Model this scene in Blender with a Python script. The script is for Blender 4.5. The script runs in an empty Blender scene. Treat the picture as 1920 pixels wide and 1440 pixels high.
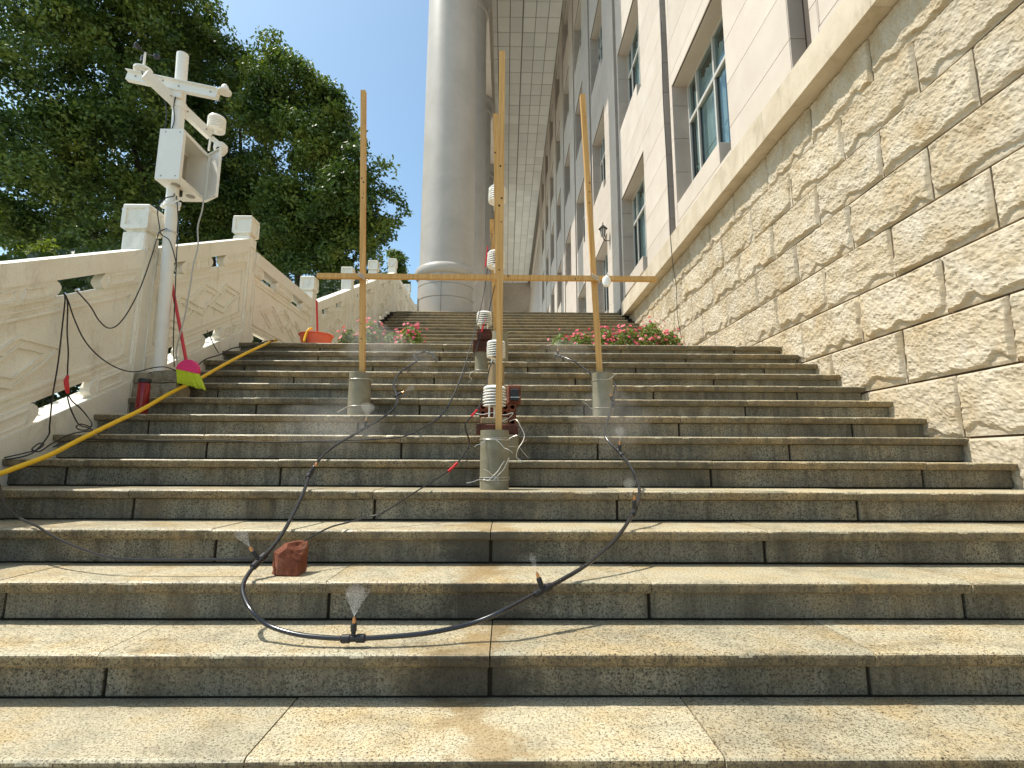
import bpy, bmesh, math, random
import numpy as np
from mathutils import Vector, Matrix, noise

random.seed(7)
rng = np.random.default_rng(11)
SC = bpy.context.scene
COL = SC.collection

# ------------------------------------------------------------------ camera, light, exposure
cam_d = bpy.data.cameras.new('camera')
cam = bpy.data.objects.new('camera', cam_d)
COL.objects.link(cam)
cam_d.sensor_width = 36.0
cam_d.lens = 17.9378
cam_d.clip_start = 0.05
cam_d.clip_end = 2000.0
cam.matrix_world = Matrix(((0.9999141, -0.0056595, -0.0118242, 0.0000000), (-0.0125425, -0.1507700, -0.9884893, 0.0000000), (0.0038116, 0.9885527, -0.1508280, 0.7912752), (0.0000000, 0.0000000, 0.0000000, 1.0000000)))
SC.camera = cam

SUN_TO = Vector((-0.56, 0.045, 1.0)).normalized()
world = bpy.data.worlds.new('World')
SC.world = world
world.use_nodes = True
wn = world.node_tree.nodes
wl = world.node_tree.links
sky = wn.new('ShaderNodeTexSky')
sky.sky_type = 'NISHITA'
sky.sun_disc = False
sky.sun_elevation = math.asin(SUN_TO.z)
sky.sun_rotation = math.atan2(SUN_TO.x, SUN_TO.y)
sky.altitude = 30.0
sky.air_density = 1.0
sky.dust_density = 1.6
sky.ozone_density = 0.5
tint = wn.new('ShaderNodeMix'); tint.data_type = 'RGBA'; tint.blend_type = 'MULTIPLY'; tint.inputs[0].default_value = 1.0
tint.inputs[7].default_value = (0.90, 1.05, 1.0, 1)   # clear, slightly cyan summer sky
wl.new(sky.outputs[0], tint.inputs[6]); wl.new(tint.outputs[2], wn['Background'].inputs[0])
wn['Background'].inputs[1].default_value = 0.15

sun_d = bpy.data.lights.new('sun', 'SUN')
sun_d.energy = 4.0
sun_d.angle = math.radians(0.53)
sun_d.color = (1.0, 0.945, 0.84)
sun = bpy.data.objects.new('sun', sun_d)
COL.objects.link(sun)
sun.location = (-8, 3, 18)
sun.rotation_euler = (-SUN_TO).to_track_quat('-Z', 'Y').to_euler()

SC.view_settings.view_transform = 'Standard'
SC.view_settings.look = 'None'
SC.view_settings.gamma = 1.0
SC.view_settings.exposure = 0.55
SC.view_settings.use_curve_mapping = False
SC.render.engine = 'CYCLES'
SC.cycles.use_denoising = True
SC.cycles.max_bounces = 8
SC.cycles.diffuse_bounces = 6
SC.cycles.volume_bounces = 1
SC.cycles.transparent_max_bounces = 12
SC.cycles.caustics_reflective = False
SC.cycles.caustics_refractive = False

# ------------------------------------------------------------------ tagging and mesh helpers
def tag(o, label=None, cat=None, group=None, kind=None):
    if label: o['label'] = label
    if cat: o['category'] = cat
    if group: o['group'] = group
    if kind: o['kind'] = kind
    return o

ORG = {}
def origin(o):
    return ORG.get(o.name, Vector((0, 0, 0))) if o else Vector((0, 0, 0))

def empty(name, loc, label=None, cat=None, group=None, kind=None):
    o = bpy.data.objects.new(name, None)
    o.empty_display_size = 0.1
    COL.objects.link(o)
    o.location = loc
    ORG[o.name] = Vector(loc)
    return tag(o, label, cat, group, kind)

def link_mesh(name, me, mat, parent=None, org=None):
    o = bpy.data.objects.new(name, me)
    COL.objects.link(o)
    if mat and not me.materials:
        me.materials.append(mat)
    if parent:
        o.parent = parent
        ORG[o.name] = origin(parent)
    else:
        ORG[o.name] = Vector(org) if org is not None else Vector((0, 0, 0))
        o.location = ORG[o.name]
    return o

def dup(o, loc, rotz=0.0, label=None, name=None):
    r = o.copy()
    COL.objects.link(r)
    r.location = loc
    r.rotation_euler = (0, 0, rotz)
    if label: r['label'] = label
    for ch in list(o.children):
        c = ch.copy(); COL.objects.link(c); c.parent = r
        for g in list(ch.children):
            d = g.copy(); COL.objects.link(d); d.parent = c
    return r

class MB:
    """collects shapes in world coordinates and links them as ONE mesh object"""
    def __init__(self):
        self.v = []; self.f = []; self.sm = []
    def add(self, vs, fs, smooth=False):
        b = len(self.v)
        self.v += [tuple(p) for p in vs]
        self.f += [tuple(i + b for i in f) for f in fs]
        self.sm += [smooth] * len(fs)
        return self
    def box(self, x0, x1, y0, y1, z0, z1):
        vs = [(x, y, z) for z in (z0, z1) for y in (y0, y1) for x in (x0, x1)]
        fs = [(0, 2, 3, 1), (4, 5, 7, 6), (0, 1, 5, 4), (2, 6, 7, 3), (0, 4, 6, 2), (1, 3, 7, 5)]
        return self.add(vs, fs)
    def bbox(self, x0, x1, y0, y1, z0, z1, c=0.004):
        """box with small chamfers"""
        bm = bmesh.new()
        bmesh.ops.create_cube(bm, size=1.0)
        for v in bm.verts:
            v.co = Vector(((x0 + x1) / 2 + v.co.x * (x1 - x0), (y0 + y1) / 2 + v.co.y * (y1 - y0), (z0 + z1) / 2 + v.co.z * (z1 - z0)))
        bmesh.ops.bevel(bm, geom=bm.edges[:], offset=c, segments=1, affect='EDGES')
        bm.verts.index_update()
        self.add([v.co for v in bm.verts], [[v.index for v in f.verts] for f in bm.faces])
        bm.free()
        return self
    def prism(self, prof, axis, a, b, smooth=False):
        """polygon profile extruded along axis; prof in the two other axes (order x,y,z without axis)"""
        n = len(prof)
        def P(p, t):
            q = list(p); q.insert(axis, t); return tuple(q)
        vs = [P(p, a) for p in prof] + [P(p, b) for p in prof]
        fs = [tuple(range(n))[::-1], tuple(range(n, 2 * n))]
        fs += [(i, (i + 1) % n, n + (i + 1) % n, n + i) for i in range(n)]
        self.add(vs, fs[:2]); 
        bb = len(self.v) - 2 * n
        self.f += [tuple(i + bb for i in f) for f in fs[2:]]
        self.sm += [smooth] * n
        return self
    def beam(self, a, b, w, h=None, up=(0, 0, 1)):
        """square bar from a to b"""
        a = Vector(a); b = Vector(b); h = h or w
        d = (b - a).normalized(); u = Vector(up)
        if abs(d.dot(u)) > 0.95: u = Vector((0, 1, 0))
        s = d.cross(u).normalized(); t = s.cross(d).normalized()
        vs = []
        for p in (a, b):
            for i, j in ((-1, -1), (1, -1), (1, 1), (-1, 1)):
                vs.append(p + s * (i * w / 2) + t * (j * h / 2))
        return self.add(vs, [(0, 1, 2, 3), (7, 6, 5, 4), (0, 4, 5, 1), (1, 5, 6, 2), (2, 6, 7, 3), (3, 7, 4, 0)])
    def tube(self, pts, r, seg=8, cap=True):
        pts = [Vector(p) for p in pts]
        n = len(pts)
        rr = r if hasattr(r, '__len__') else [r] * n
        prev = None
        vs = []
        for i, p in enumerate(pts):
            d = (pts[min(i + 1, n - 1)] - pts[max(i - 1, 0)])
            if d.length < 1e-9: d = Vector((0, 0, 1))
            d.normalize()
            if prev is None:
                u = Vector((0, 0, 1)) if abs(d.z) < 0.9 else Vector((0, 1, 0))
                s = d.cross(u).normalized()
            else:
                s = (prev - d * prev.dot(d))
                s = s.normalized() if s.length > 1e-6 else d.orthogonal().normalized()
            prev = s
            t = d.cross(s)
            for k in range(seg):
                an = 2 * math.pi * k / seg
                vs.append(p + (s * math.cos(an) + t * math.sin(an)) * rr[i])
        fs = []
        for i in range(n - 1):
            for k in range(seg):
                a = i * seg + k; b = i * seg + (k + 1) % seg
                fs.append((a, b, b + seg, a + seg))
        self.add(vs, fs, True)
        if cap:
            b0 = len(self.v) - n * seg
            self.f += [tuple(b0 + k for k in range(seg))[::-1], tuple(b0 + (n - 1) * seg + k for k in range(seg))]
            self.sm += [False, False]
        return self
    def lathe(self, prof, c=(0, 0, 0), seg=24, smooth=True, axis=None):
        """prof = (radius, height) list turned about a vertical (or given) axis through c"""
        c = Vector(c)
        A = Vector(axis).normalized() if axis is not None else Vector((0, 0, 1))
        s = A.orthogonal().normalized(); t = A.cross(s)
        n = len(prof); vs = []
        for (r, h) in prof:
            for k in range(seg):
                an = 2 * math.pi * k / seg
                vs.append(c + A * h + (s * math.cos(an) + t * math.sin(an)) * r)
        fs = []
        for i in range(n - 1):
            for k in range(seg):
                a = i * seg + k; b = i * seg + (k + 1) % seg
                fs.append((a, b, b + seg, a + seg))
        self.add(vs, fs, smooth)
        b0 = len(self.v) - n * seg
        if prof[0][0] > 1e-6:
            self.f.append(tuple(b0 + k for k in range(seg))[::-1]); self.sm.append(False)
        if prof[-1][0] > 1e-6:
            self.f.append(tuple(b0 + (n - 1) * seg + k for k in range(seg))); self.sm.append(False)
        return self
    def build(self, name, mat, parent=None, org=None):
        o0 = origin(parent) if parent else (Vector(org) if org is not None else Vector((0, 0, 0)))
        me = bpy.data.meshes.new(name)
        me.from_pydata([(p[0] - o0.x, p[1] - o0.y, p[2] - o0.z) for p in self.v], [], self.f)
        me.polygons.foreach_set('use_smooth', self.sm)
        me.update()
        bm = bmesh.new(); bm.from_mesh(me)
        bmesh.ops.recalc_face_normals(bm, faces=bm.faces[:])
        bm.to_mesh(me); bm.free()
        if any(self.sm): me.set_sharp_from_angle(angle=math.radians(38))
        return link_mesh(name, me, mat, parent, org)

def spline(pts, n=6):
    """Catmull-Rom through pts"""
    P = [Vector(p) for p in pts]
    out = []
    for i in range(len(P) - 1):
        p0 = P[max(i - 1, 0)]; p1 = P[i]; p2 = P[i + 1]; p3 = P[min(i + 2, len(P) - 1)]
        for k in range(n):
            t = k / n
            out.append(0.5 * ((2 * p1) + (p2 - p0) * t + (2 * p0 - 5 * p1 + 4 * p2 - p3) * t * t + (3 * p1 - p0 - 3 * p2 + p3) * t ** 3))
    out.append(P[-1])
    return out

# ------------------------------------------------------------------ materials
class NT:
    def __init__(self, name):
        self.m = bpy.data.materials.new(name)
        self.m.use_nodes = True
        self.t = self.m.node_tree
        self.b = self.t.nodes['Principled BSDF']
        self.out = self.t.nodes['Material Output']
    def n(self, kind, **kw):
        nd = self.t.nodes.new('ShaderNode' + kind)
        for k, v in kw.items():
            if k.startswith('i_'):
                key = k[2:]
                key = int(key) if key.isdigit() else key
                nd.inputs[key].default_value = v
            else:
                setattr(nd, k, v)
        return nd
    def l(self, a, b):
        self.t.links.new(a, b)
    def pos(self, scale=(1, 1, 1), rnd=0.0):
        g = self.n('NewGeometry')
        src = g.outputs['Position']
        if rnd:
            oi = self.n('ObjectInfo')
            m = self.n('Math', operation='MULTIPLY'); m.inputs[1].default_value = rnd
            self.l(oi.outputs['Random'], m.inputs[0])
            c = self.n('CombineXYZ'); 
            for i in range(3): self.l(m.outputs[0], c.inputs[i])
            a = self.n('VectorMath', operation='ADD')
            self.l(src, a.inputs[0]); self.l(c.outputs[0], a.inputs[1]); src = a.outputs[0]
        mp = self.n('Mapping'); mp.inputs['Scale'].default_value = scale
        self.l(src, mp.inputs['Vector'])
        return mp.outputs[0]
    def noise(self, vec, scale, detail=4.0, rough=0.6, dist=0.0):
        nd = self.n('TexNoise')
        nd.inputs['Scale'].default_value = scale
        nd.inputs['Detail'].default_value = detail
        nd.inputs['Roughness'].default_value = rough
        nd.inputs['Distortion'].default_value = dist
        self.l(vec, nd.inputs['Vector'])
        return nd.outputs['Fac']
    def ramp(self, fac, stops, interp='LINEAR'):
        r = self.n('ValToRGB')
        r.color_ramp.interpolation = interp
        e = r.color_ramp.elements
        while len(e) < len(stops): e.new(0.5)
        for i, (p, c) in enumerate(stops):
            e[i].position = p
            e[i].color = (c, c, c, 1) if not hasattr(c, '__len__') else (*c, 1)
        self.l(fac, r.inputs[0])
        return r.outputs[0]
    def mix(self, fac, a, b, mode='MIX'):
        m = self.n('Mix', data_type='RGBA', blend_type=mode)
        if hasattr(fac, 'is_linked'): self.l(fac, m.inputs[0])
        else: m.inputs[0].default_value = fac
        for s, i in ((a, 6), (b, 7)):
            if hasattr(s, 'is_linked'): self.l(s, m.inputs[i])
            else: m.inputs[i].default_value = (*s, 1)
        return m.outputs[2]
    def math(self, op, a, b=None, c=None, clamp=False):
        m = self.n('Math', operation=op); m.use_clamp = clamp
        for i, s in enumerate((a, b, c)):
            if s is None: continue
            if hasattr(s, 'is_linked'): self.l(s, m.inputs[i])
            else: m.inputs[i].default_value = s
        return m.outputs[0]
    def bump(self, h, strength=0.3, dist=0.01):
        b = self.n('Bump'); b.inputs['Strength'].default_value = strength; b.inputs['Distance'].default_value = dist
        self.l(h, b.inputs['Height']); self.l(b.outputs[0], self.b.inputs['Normal'])
    def objvar(self, col, lo=0.85, hi=1.12):
        oi = self.n('ObjectInfo')
        mr = self.n('MapRange'); mr.inputs[3].default_value = lo; mr.inputs[4].default_value = hi
        self.l(oi.outputs['Random'], mr.inputs[0])
        c = self.n('CombineXYZ')
        for i in range(3): self.l(mr.outputs[0], c.inputs[i])
        return self.mix(1.0, col, c.outputs[0], 'MULTIPLY')
    def done(self, col, rough=0.6, spec=0.4, metal=0.0):
        if hasattr(col, 'is_linked'): self.l(col, self.b.inputs['Base Color'])
        else: self.b.inputs['Base Color'].default_value = (*col, 1)
        if hasattr(rough, 'is_linked'): self.l(rough, self.b.inputs['Roughness'])
        else: self.b.inputs['Roughness'].default_value = rough
        self.b.inputs['Specular IOR Level'].default_value = spec
        self.b.inputs['Metallic'].default_value = metal
        return self.m

def granite(name, light, mid, dark, dirt=0.0, rough=0.5):
    k = NT(name)
    v = k.pos(rnd=37.0)
    vw = k.pos()
    n1 = k.noise(v, 105.0, 3.5, 0.85)
    n2 = k.noise(v, 210.0, 2.0, 0.6)
    n3 = k.noise(v, 5.0, 4.0, 0.6)
    sp = k.ramp(n1, [(0.36, dark), (0.45, mid), (0.53, light), (0.70, light)])
    sp2 = k.ramp(n2, [(0.36, 0.10), (0.44, 1.0)])
    col = k.mix(0.7, sp, sp2, 'MULTIPLY')
    warm = k.ramp(n3, [(0.30, (1.12, 0.98, 0.78)), (0.52, (1.0, 1.0, 1.0)), (0.72, (0.80, 0.86, 0.90))])
    col = k.mix(0.8, col, warm, 'MULTIPLY')
    # long rain stains, their own shapes
    st = k.pos(scale=(2.3, 2.3, 0.5))
    ns = k.noise(st, 2.2, 6.0, 0.65, 0.3)
    stain = k.ramp(ns, [(0.50, 0.0), (0.66, 1.0)])
    col = k.mix(k.math('MULTIPLY', stain, 0.30 + dirt * 0.5), col, (0.085, 0.062, 0.032))
    rs = k.noise(k.pos(scale=(1.6, 3.0, 1.2)), 1.7, 5.0, 0.6)
    rust = k.ramp(rs, [(0.56, 0.0), (0.70, 1.0)])
    col = k.mix(k.math('MULTIPLY', rust, 0.30), col, (0.36, 0.24, 0.09))
    # wet brown run-off down the middle of the flight
    g = k.n('NewGeometry'); sx = k.n('SeparateXYZ'); k.l(g.outputs['Position'], sx.inputs[0])
    wob = k.noise(k.pos(scale=(1, 1.2, 2.5)), 3.0, 5.0, 0.7)
    xx = k.math('ADD', sx.outputs[0], k.math('MULTIPLY', k.math('SUBTRACT', wob, 0.5), 0.75))
    d = k.math('ABSOLUTE', k.math('ADD', xx, 0.10))
    mid_m = k.ramp(d, [(0.05 if dirt < 0.3 else 0.11, 1.0), (0.13 if dirt < 0.3 else 0.27, 0.0)])
    low = k.ramp(k.math('MULTIPLY', sx.outputs[2], 0.5), [(0.0, 0.75), (0.20, 0.9), (0.42, 0.0)])
    wet = k.math('MULTIPLY', mid_m, low)
    tone = (0.25, 0.155, 0.055) if dirt < 0.3 else (0.020, 0.015, 0.010)
    col = k.mix(k.math('MULTIPLY', wet, 0.72 if dirt < 0.3 else 0.92), col, tone)
    if dirt > 0.3:
        gr = k.noise(k.pos(scale=(5.0, 5.0, 0.6)), 3.0, 6.0, 0.72)
        drip = k.ramp(gr, [(0.46, 0.0), (0.66, 1.0)])
        col = k.mix(k.math('MULTIPLY', drip, 0.62), col, (0.040, 0.034, 0.024))
        g2 = k.noise(k.pos(scale=(1.0, 1.0, 1.6)), 1.5, 5.0, 0.65)
        col = k.mix(k.math('MULTIPLY', k.ramp(g2, [(0.42, 0.0), (0.60, 1.0)]), 0.45), col, (0.075, 0.070, 0.055))
        lm = k.noise(k.pos(scale=(9.0, 9.0, 0.8)), 2.2, 4.0, 0.7)
        col = k.mix(k.math('MULTIPLY', k.ramp(lm, [(0.60, 0.0), (0.72, 1.0)]), 0.30), col, (0.36, 0.33, 0.26))
    wr = k.noise(k.pos(scale=(1.0, 2.4, 1.0)), 1.9, 6.0, 0.68, 0.5)
    col = k.mix(1.0, col, k.ramp(wr, [(0.30, 0.66), (0.46, 0.98), (0.60, 1.0), (0.74, 1.10)]), 'MULTIPLY')
    col = k.objvar(col, 0.84, 1.12)
    rg = k.ramp(n3, [(0.35, rough - 0.10), (0.65, rough + 0.14)])
    k.bump(k.math('ADD', k.math('MULTIPLY', n1, 0.7), k.math('MULTIPLY', n3, 1.2)), 0.28, 0.004)
    return k.done(col, rg, 0.45)

M = {}
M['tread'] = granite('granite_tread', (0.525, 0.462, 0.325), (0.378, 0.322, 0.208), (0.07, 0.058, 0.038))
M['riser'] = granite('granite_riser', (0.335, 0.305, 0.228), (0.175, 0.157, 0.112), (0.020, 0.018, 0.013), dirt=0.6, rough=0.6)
M['nosing'] = granite('granite_brown_nosing', (0.33, 0.255, 0.14), (0.18, 0.13, 0.066), (0.02, 0.015, 0.010), dirt=0.35, rough=0.55)  # darker, browner granite for the upright nosing fronts
M['mortar'] = NT('dark_joint_mortar').done((0.035, 0.028, 0.020), 0.95, 0.1)

def stone(name, cols, scale, bump=0.3, rough=0.75, var=(0.9, 1.08), stain=None, fine=60.0, dist=0.01):
    k = NT(name)
    v = k.pos(rnd=23.0)
    n = k.noise(v, scale, 6.0, 0.62, 0.4)
    col = k.ramp(n, cols)
    nf = k.noise(v, fine, 3.0, 0.7)
    col = k.mix(0.5, col, k.ramp(nf, [(0.25, 0.72), (0.6, 1.06)]), 'MULTIPLY')
    if stain:
        s = k.noise(k.pos(scale=(1.0, 1.0, 0.35)), stain[1], 6.0, 0.7, 0.6)
        col = k.mix(k.math('MULTIPLY', k.ramp(s, [(0.55, 0.0), (0.74, 1.0)]), stain[2]), col, stain[0])
    col = k.objvar(col, *var)
    k.bump(k.math('ADD', n, k.math('MULTIPLY', nf, 0.35)), bump, dist)
    return k.done(col, rough, 0.3)

M['rock'] = stone('rock_faced_sandstone', [(0.24, (0.36, 0.26, 0.145)), (0.40, (0.455, 0.37, 0.25)), (0.58, (0.51, 0.44, 0.335)), (0.78, (0.565, 0.505, 0.41))], 3.2, 0.7, 0.85, (0.90, 1.06), ((0.44, 0.31, 0.16), 2.6, 0.40), 55.0, 0.010)
M['joint'] = NT('recessed_wall_joint').done((0.17, 0.115, 0.07), 0.9, 0.2)
M['clad'] = stone('cream_stone_cladding', [(0.3, (0.555, 0.475, 0.40)), (0.6, (0.615, 0.54, 0.465)), (0.8, (0.65, 0.58, 0.51))], 1.5, 0.06, 0.6, (0.95, 1.04), ((0.52, 0.42, 0.32), 1.3, 0.22), 130.0, 0.003)
M['ledge'] = stone('stained_ledge_stone', [(0.3, (0.47, 0.39, 0.28)), (0.55, (0.585, 0.50, 0.385)), (0.8, (0.66, 0.58, 0.46))], 2.2, 0.10, 0.65, (0.95, 1.05), ((0.27, 0.21, 0.13), 3.4, 0.60), 120.0, 0.004)
M['cladback'] = NT('dark_cladding_joint').done((0.11, 0.09, 0.075), 0.9, 0.2)
M['jamb'] = stone('grey_reveal_stone', [(0.3, (0.42, 0.35, 0.295)), (0.7, (0.50, 0.425, 0.36))], 2.0, 0.05, 0.6, (0.94, 1.05), None, 140.0, 0.003)
M['column'] = stone('grey_column_granite', [(0.3, (0.40, 0.37, 0.335)), (0.6, (0.47, 0.435, 0.395)), (0.8, (0.52, 0.485, 0.445))], 1.2, 0.05, 0.38, (0.97, 1.03), ((0.36, 0.29, 0.235), 1.1, 0.35), 150.0, 0.002)
M['ceil'] = stone('ceiling_panel_paint', [(0.3, (0.80, 0.80, 0.76)), (0.8, (0.86, 0.86, 0.82))], 1.0, 0.03, 0.6, (0.92, 1.05), None, 90.0, 0.002)
M['ceilgap'] = NT('ceiling_joint_grey').done((0.24, 0.23, 0.20), 0.9, 0.2)  # even grey backing that shows in the gaps between ceiling panels
M['marble'] = stone('weathered_white_marble', [(0.25, (0.75, 0.70, 0.58)), (0.5, (0.84, 0.805, 0.71)), (0.8, (0.87, 0.845, 0.775))], 3.0, 0.08, 0.6, (0.96, 1.03), ((0.34, 0.265, 0.16), 5.0, 0.55), 110.0, 0.004)
M['terrace'] = stone('bounce_terrace_paving', [(0.3, (0.56, 0.54, 0.48)), (0.7, (0.66, 0.64, 0.58))], 2.0, 0.05, 0.5, (1, 1))  # unseen floor, tone raised to bounce light onto the portico ceiling
M['rubble'] = stone('mossy_rubble_stone', [(0.3, (0.20, 0.17, 0.115)), (0.6, (0.36, 0.31, 0.22)), (0.8, (0.45, 0.40, 0.31))], 14.0, 0.6, 0.9, (0.85, 1.1), None, 90.0, 0.01)
M['ground'] = stone('bounce_forecourt_paving', [(0.3, (0.36, 0.345, 0.29)), (0.7, (0.46, 0.445, 0.39))], 0.8, 0.2, 0.9, (1, 1))  # mostly unseen ground, paled to bounce light up to the ceiling

def plain(name, col, rough=0.5, spec=0.4, metal=0.0, wob=0.12, scale=18.0):
    k = NT(name)
    n = k.noise(k.pos(), scale, 5.0, 0.65)
    c = k.mix(1.0, col, k.ramp(n, [(0.3, 1.0 - wob), (0.7, 1.0 + wob * 0.6)]), 'MULTIPLY')
    k.bump(n, 0.05, 0.002)
    return k.done(c, rough, spec, metal)

def wood(name, a, b, knot=True):
    k = NT(name)
    oi = k.n('TexCoord')
    mp = k.n('Mapping'); mp.inputs['Scale'].default_value = (38, 38, 1.6)
    k.l(oi.outputs['Object'], mp.inputs['Vector'])
    n = k.noise(mp.outputs[0], 1.6, 5.0, 0.6, 0.8)
    col = k.ramp(n, [(0.3, a), (0.7, b)])
    if knot:
        mp2 = k.n('Mapping'); mp2.inputs['Scale'].default_value = (9, 9, 2.6)
        k.l(oi.outputs['Object'], mp2.inputs['Vector'])
        vo = k.n('TexVoronoi'); vo.inputs['Scale'].default_value = 1.3
        k.l(mp2.outputs[0], vo.inputs['Vector'])
        kn = k.ramp(vo.outputs['Distance'], [(0.045, 1.0), (0.085, 0.0)])
        col = k.mix(kn, col, (0.07, 0.028, 0.012))
    k.bump(n, 0.15, 0.002)
    return k.done(col, 0.6, 0.3)

M['pine'] = wood('raw_pine_batten', (0.47, 0.24, 0.065), (0.68, 0.41, 0.15))
M['pinebar'] = None
M['pipe'] = stone('grey_cement_pipe', [(0.3, (0.185, 0.165, 0.11)), (0.6, (0.26, 0.238, 0.168)), (0.8, (0.31, 0.285, 0.21))], 7.0, 0.1, 0.6, (0.92, 1.06), ((0.18, 0.15, 0.10), 6.0, 0.4), 120.0, 0.003)
M['fill'] = plain('pipe_mortar_filling', (0.20, 0.18, 0.14), 0.9, 0.2, 0, 0.3, 60)
M['white'] = plain('white_powder_coat', (0.80, 0.77, 0.70), 0.38, 0.5, 0, 0.04, 6)
M['shield'] = plain('white_shield_plastic', (0.92, 0.91, 0.87), 0.35, 0.5, 0, 0.02, 20)
M['boxin'] = plain('enclosure_backplate', (0.42, 0.37, 0.29), 0.6, 0.3, 0, 0.12, 12)
M['vent'] = plain('grey_vent_mesh', (0.33, 0.30, 0.27), 0.6, 0.4, 0, 0.3, 160)
M['black'] = plain('black_rubber', (0.016, 0.016, 0.018), 0.42, 0.45, 0, 0.2, 40)
M['hose'] = plain('wet_black_hose', (0.018, 0.018, 0.021), 0.22, 0.6, 0, 0.25, 60)
M['brass'] = plain('brass_nozzle_tip', (0.62, 0.30, 0.12), 0.3, 0.5, 0.8, 0.1, 60)
M['yellow'] = plain('yellow_garden_hose', (0.92, 0.54, 0.02), 0.4, 0.45, 0, 0.08, 30)
M['red'] = plain('red_enamel', (0.24, 0.008, 0.012), 0.22, 0.5, 0, 0.1, 12)
M['redwire'] = plain('red_connector_plastic', (0.62, 0.02, 0.03), 0.35, 0.5, 0, 0.1, 40)
M['redrod'] = plain('red_plastic_handle', (0.55, 0.025, 0.03), 0.4, 0.5, 0, 0.1, 30)
M['pink'] = plain('hot_pink_plastic', (0.78, 0.03, 0.17), 0.4, 0.5, 0, 0.08, 30)
M['bristle'] = plain('lime_bristles', (0.55, 0.62, 0.03), 0.6, 0.3, 0, 0.25, 120)
M['bucket'] = plain('orange_red_plastic', (0.82, 0.15, 0.075), 0.4, 0.45, 0, 0.06, 20)
M['greycable'] = plain('pale_grey_cable', (0.42, 0.40, 0.35), 0.5, 0.4, 0, 0.1, 40)
M['wire'] = plain('bare_tie_wire', (0.62, 0.58, 0.52), 0.3, 0.5, 0.6, 0.15, 60)
M['brick'] = stone('red_fired_brick', [(0.3, (0.085, 0.028, 0.018)), (0.5, (0.19, 0.058, 0.030)), (0.72, (0.26, 0.12, 0.08)), (0.85, (0.36, 0.24, 0.17))], 16.0, 0.4, 0.9, (0.8, 1.15), ((0.10, 0.05, 0.035), 14.0, 0.6), 120.0, 0.006)
M['darkbrick'] = stone('dark_brown_brick', [(0.3, (0.055, 0.02, 0.014)), (0.7, (0.13, 0.05, 0.032))], 16.0, 0.4, 0.85, (0.85, 1.1), None, 120.0, 0.006)
M['tan'] = wood('weathered_tan_stake', (0.22, 0.15, 0.075), (0.36, 0.27, 0.15), False)
M['iron'] = plain('black_iron', (0.02, 0.018, 0.017), 0.5, 0.4, 0.3, 0.2, 40)
M['lampglass'] = plain('frosted_lamp_glass', (0.55, 0.50, 0.42), 0.25, 0.5, 0, 0.05, 10)
M['frame'] = plain('white_window_frame', (0.50, 0.485, 0.44), 0.4, 0.5, 0, 0.04, 10)
M['darkframe'] = plain('dark_window_frame', (0.05, 0.052, 0.055), 0.4, 0.5, 0, 0.1, 10)
M['curtain'] = plain('pale_window_curtain', (0.86, 0.89, 0.88), 0.8, 0.2, 0, 0.08, 5)
M['room'] = plain('dim_room_interior', (0.16, 0.19, 0.18), 0.9, 0.2, 0, 0.1, 2)
M['pot'] = plain('terracotta_plastic_pot', (0.20, 0.075, 0.045), 0.6, 0.3, 0, 0.15, 20)
M['soil'] = plain('potting_soil', (0.04, 0.028, 0.018), 0.95, 0.1, 0, 0.4, 60)
M['bark'] = stone('grey_brown_bark', [(0.3, (0.05, 0.04, 0.03)), (0.7, (0.14, 0.11, 0.085))], 9.0, 0.8, 0.95, (0.9, 1.1), None, 60.0, 0.03)

def glassmat():
    k = NT('window_glass')
    gl = k.n('BsdfGlossy'); gl.inputs['Roughness'].default_value = 0.03; gl.inputs['Color'].default_value = (0.86, 0.94, 0.97, 1)
    tr = k.n('BsdfTransparent'); tr.inputs['Color'].default_value = (0.72, 0.79, 0.79, 1)
    fr = k.n('Fresnel'); fr.inputs['IOR'].default_value = 1.9
    f = k.math('ADD', k.math('MULTIPLY', fr.outputs[0], 0.24), 0.03)
    mx = k.n('MixShader'); k.l(f, mx.inputs[0]); k.l(tr.outputs[0], mx.inputs[1]); k.l(gl.outputs[0], mx.inputs[2])
    k.l(mx.outputs[0], k.out.inputs['Surface'])
    return k.m
M['glass'] = glassmat()

def leafmat(name, cols, scale, trans=0.3, rough=0.45):
    k = NT(name)
    n = k.noise(k.pos(), scale, 4.0, 0.7)
    col = k.ramp(n, cols)
    k.l(col, k.b.inputs['Base Color'])
    k.b.inputs['Roughness'].default_value = rough
    k.b.inputs['Specular IOR Level'].default_value = 0.35
    tl = k.n('BsdfTranslucent')
    k.l(k.mix(1.0, col, (1.5, 1.7, 0.6), 'MULTIPLY'), tl.inputs['Color'])
    mx = k.n('MixShader'); mx.inputs[0].default_value = trans
    k.l(k.b.outputs[0], mx.inputs[1]); k.l(tl.outputs[0], mx.inputs[2])
    k.l(mx.outputs[0], k.out.inputs['Surface'])
    return k.m
M['leaf'] = leafmat('banyan_leaves', [(0.25, (0.026, 0.056, 0.015)), (0.44, (0.060, 0.106, 0.023)), (0.57, (0.135, 0.185, 0.036)), (0.70, (0.28, 0.30, 0.058))], 0.75, 0.20)
M['leafd'] = leafmat('dark_hedge_leaves', [(0.3, (0.018, 0.036, 0.012)), (0.7, (0.035, 0.062, 0.018))], 2.0, 0.15)
M['leafb'] = leafmat('young_shrub_leaves', [(0.3, (0.09, 0.13, 0.02)), (0.7, (0.20, 0.22, 0.03))], 3.0)
M['leafp'] = leafmat('bedding_leaves', [(0.3, (0.10, 0.15, 0.04)), (0.55, (0.22, 0.27, 0.08)), (0.8, (0.36, 0.38, 0.14))], 14.0)
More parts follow.
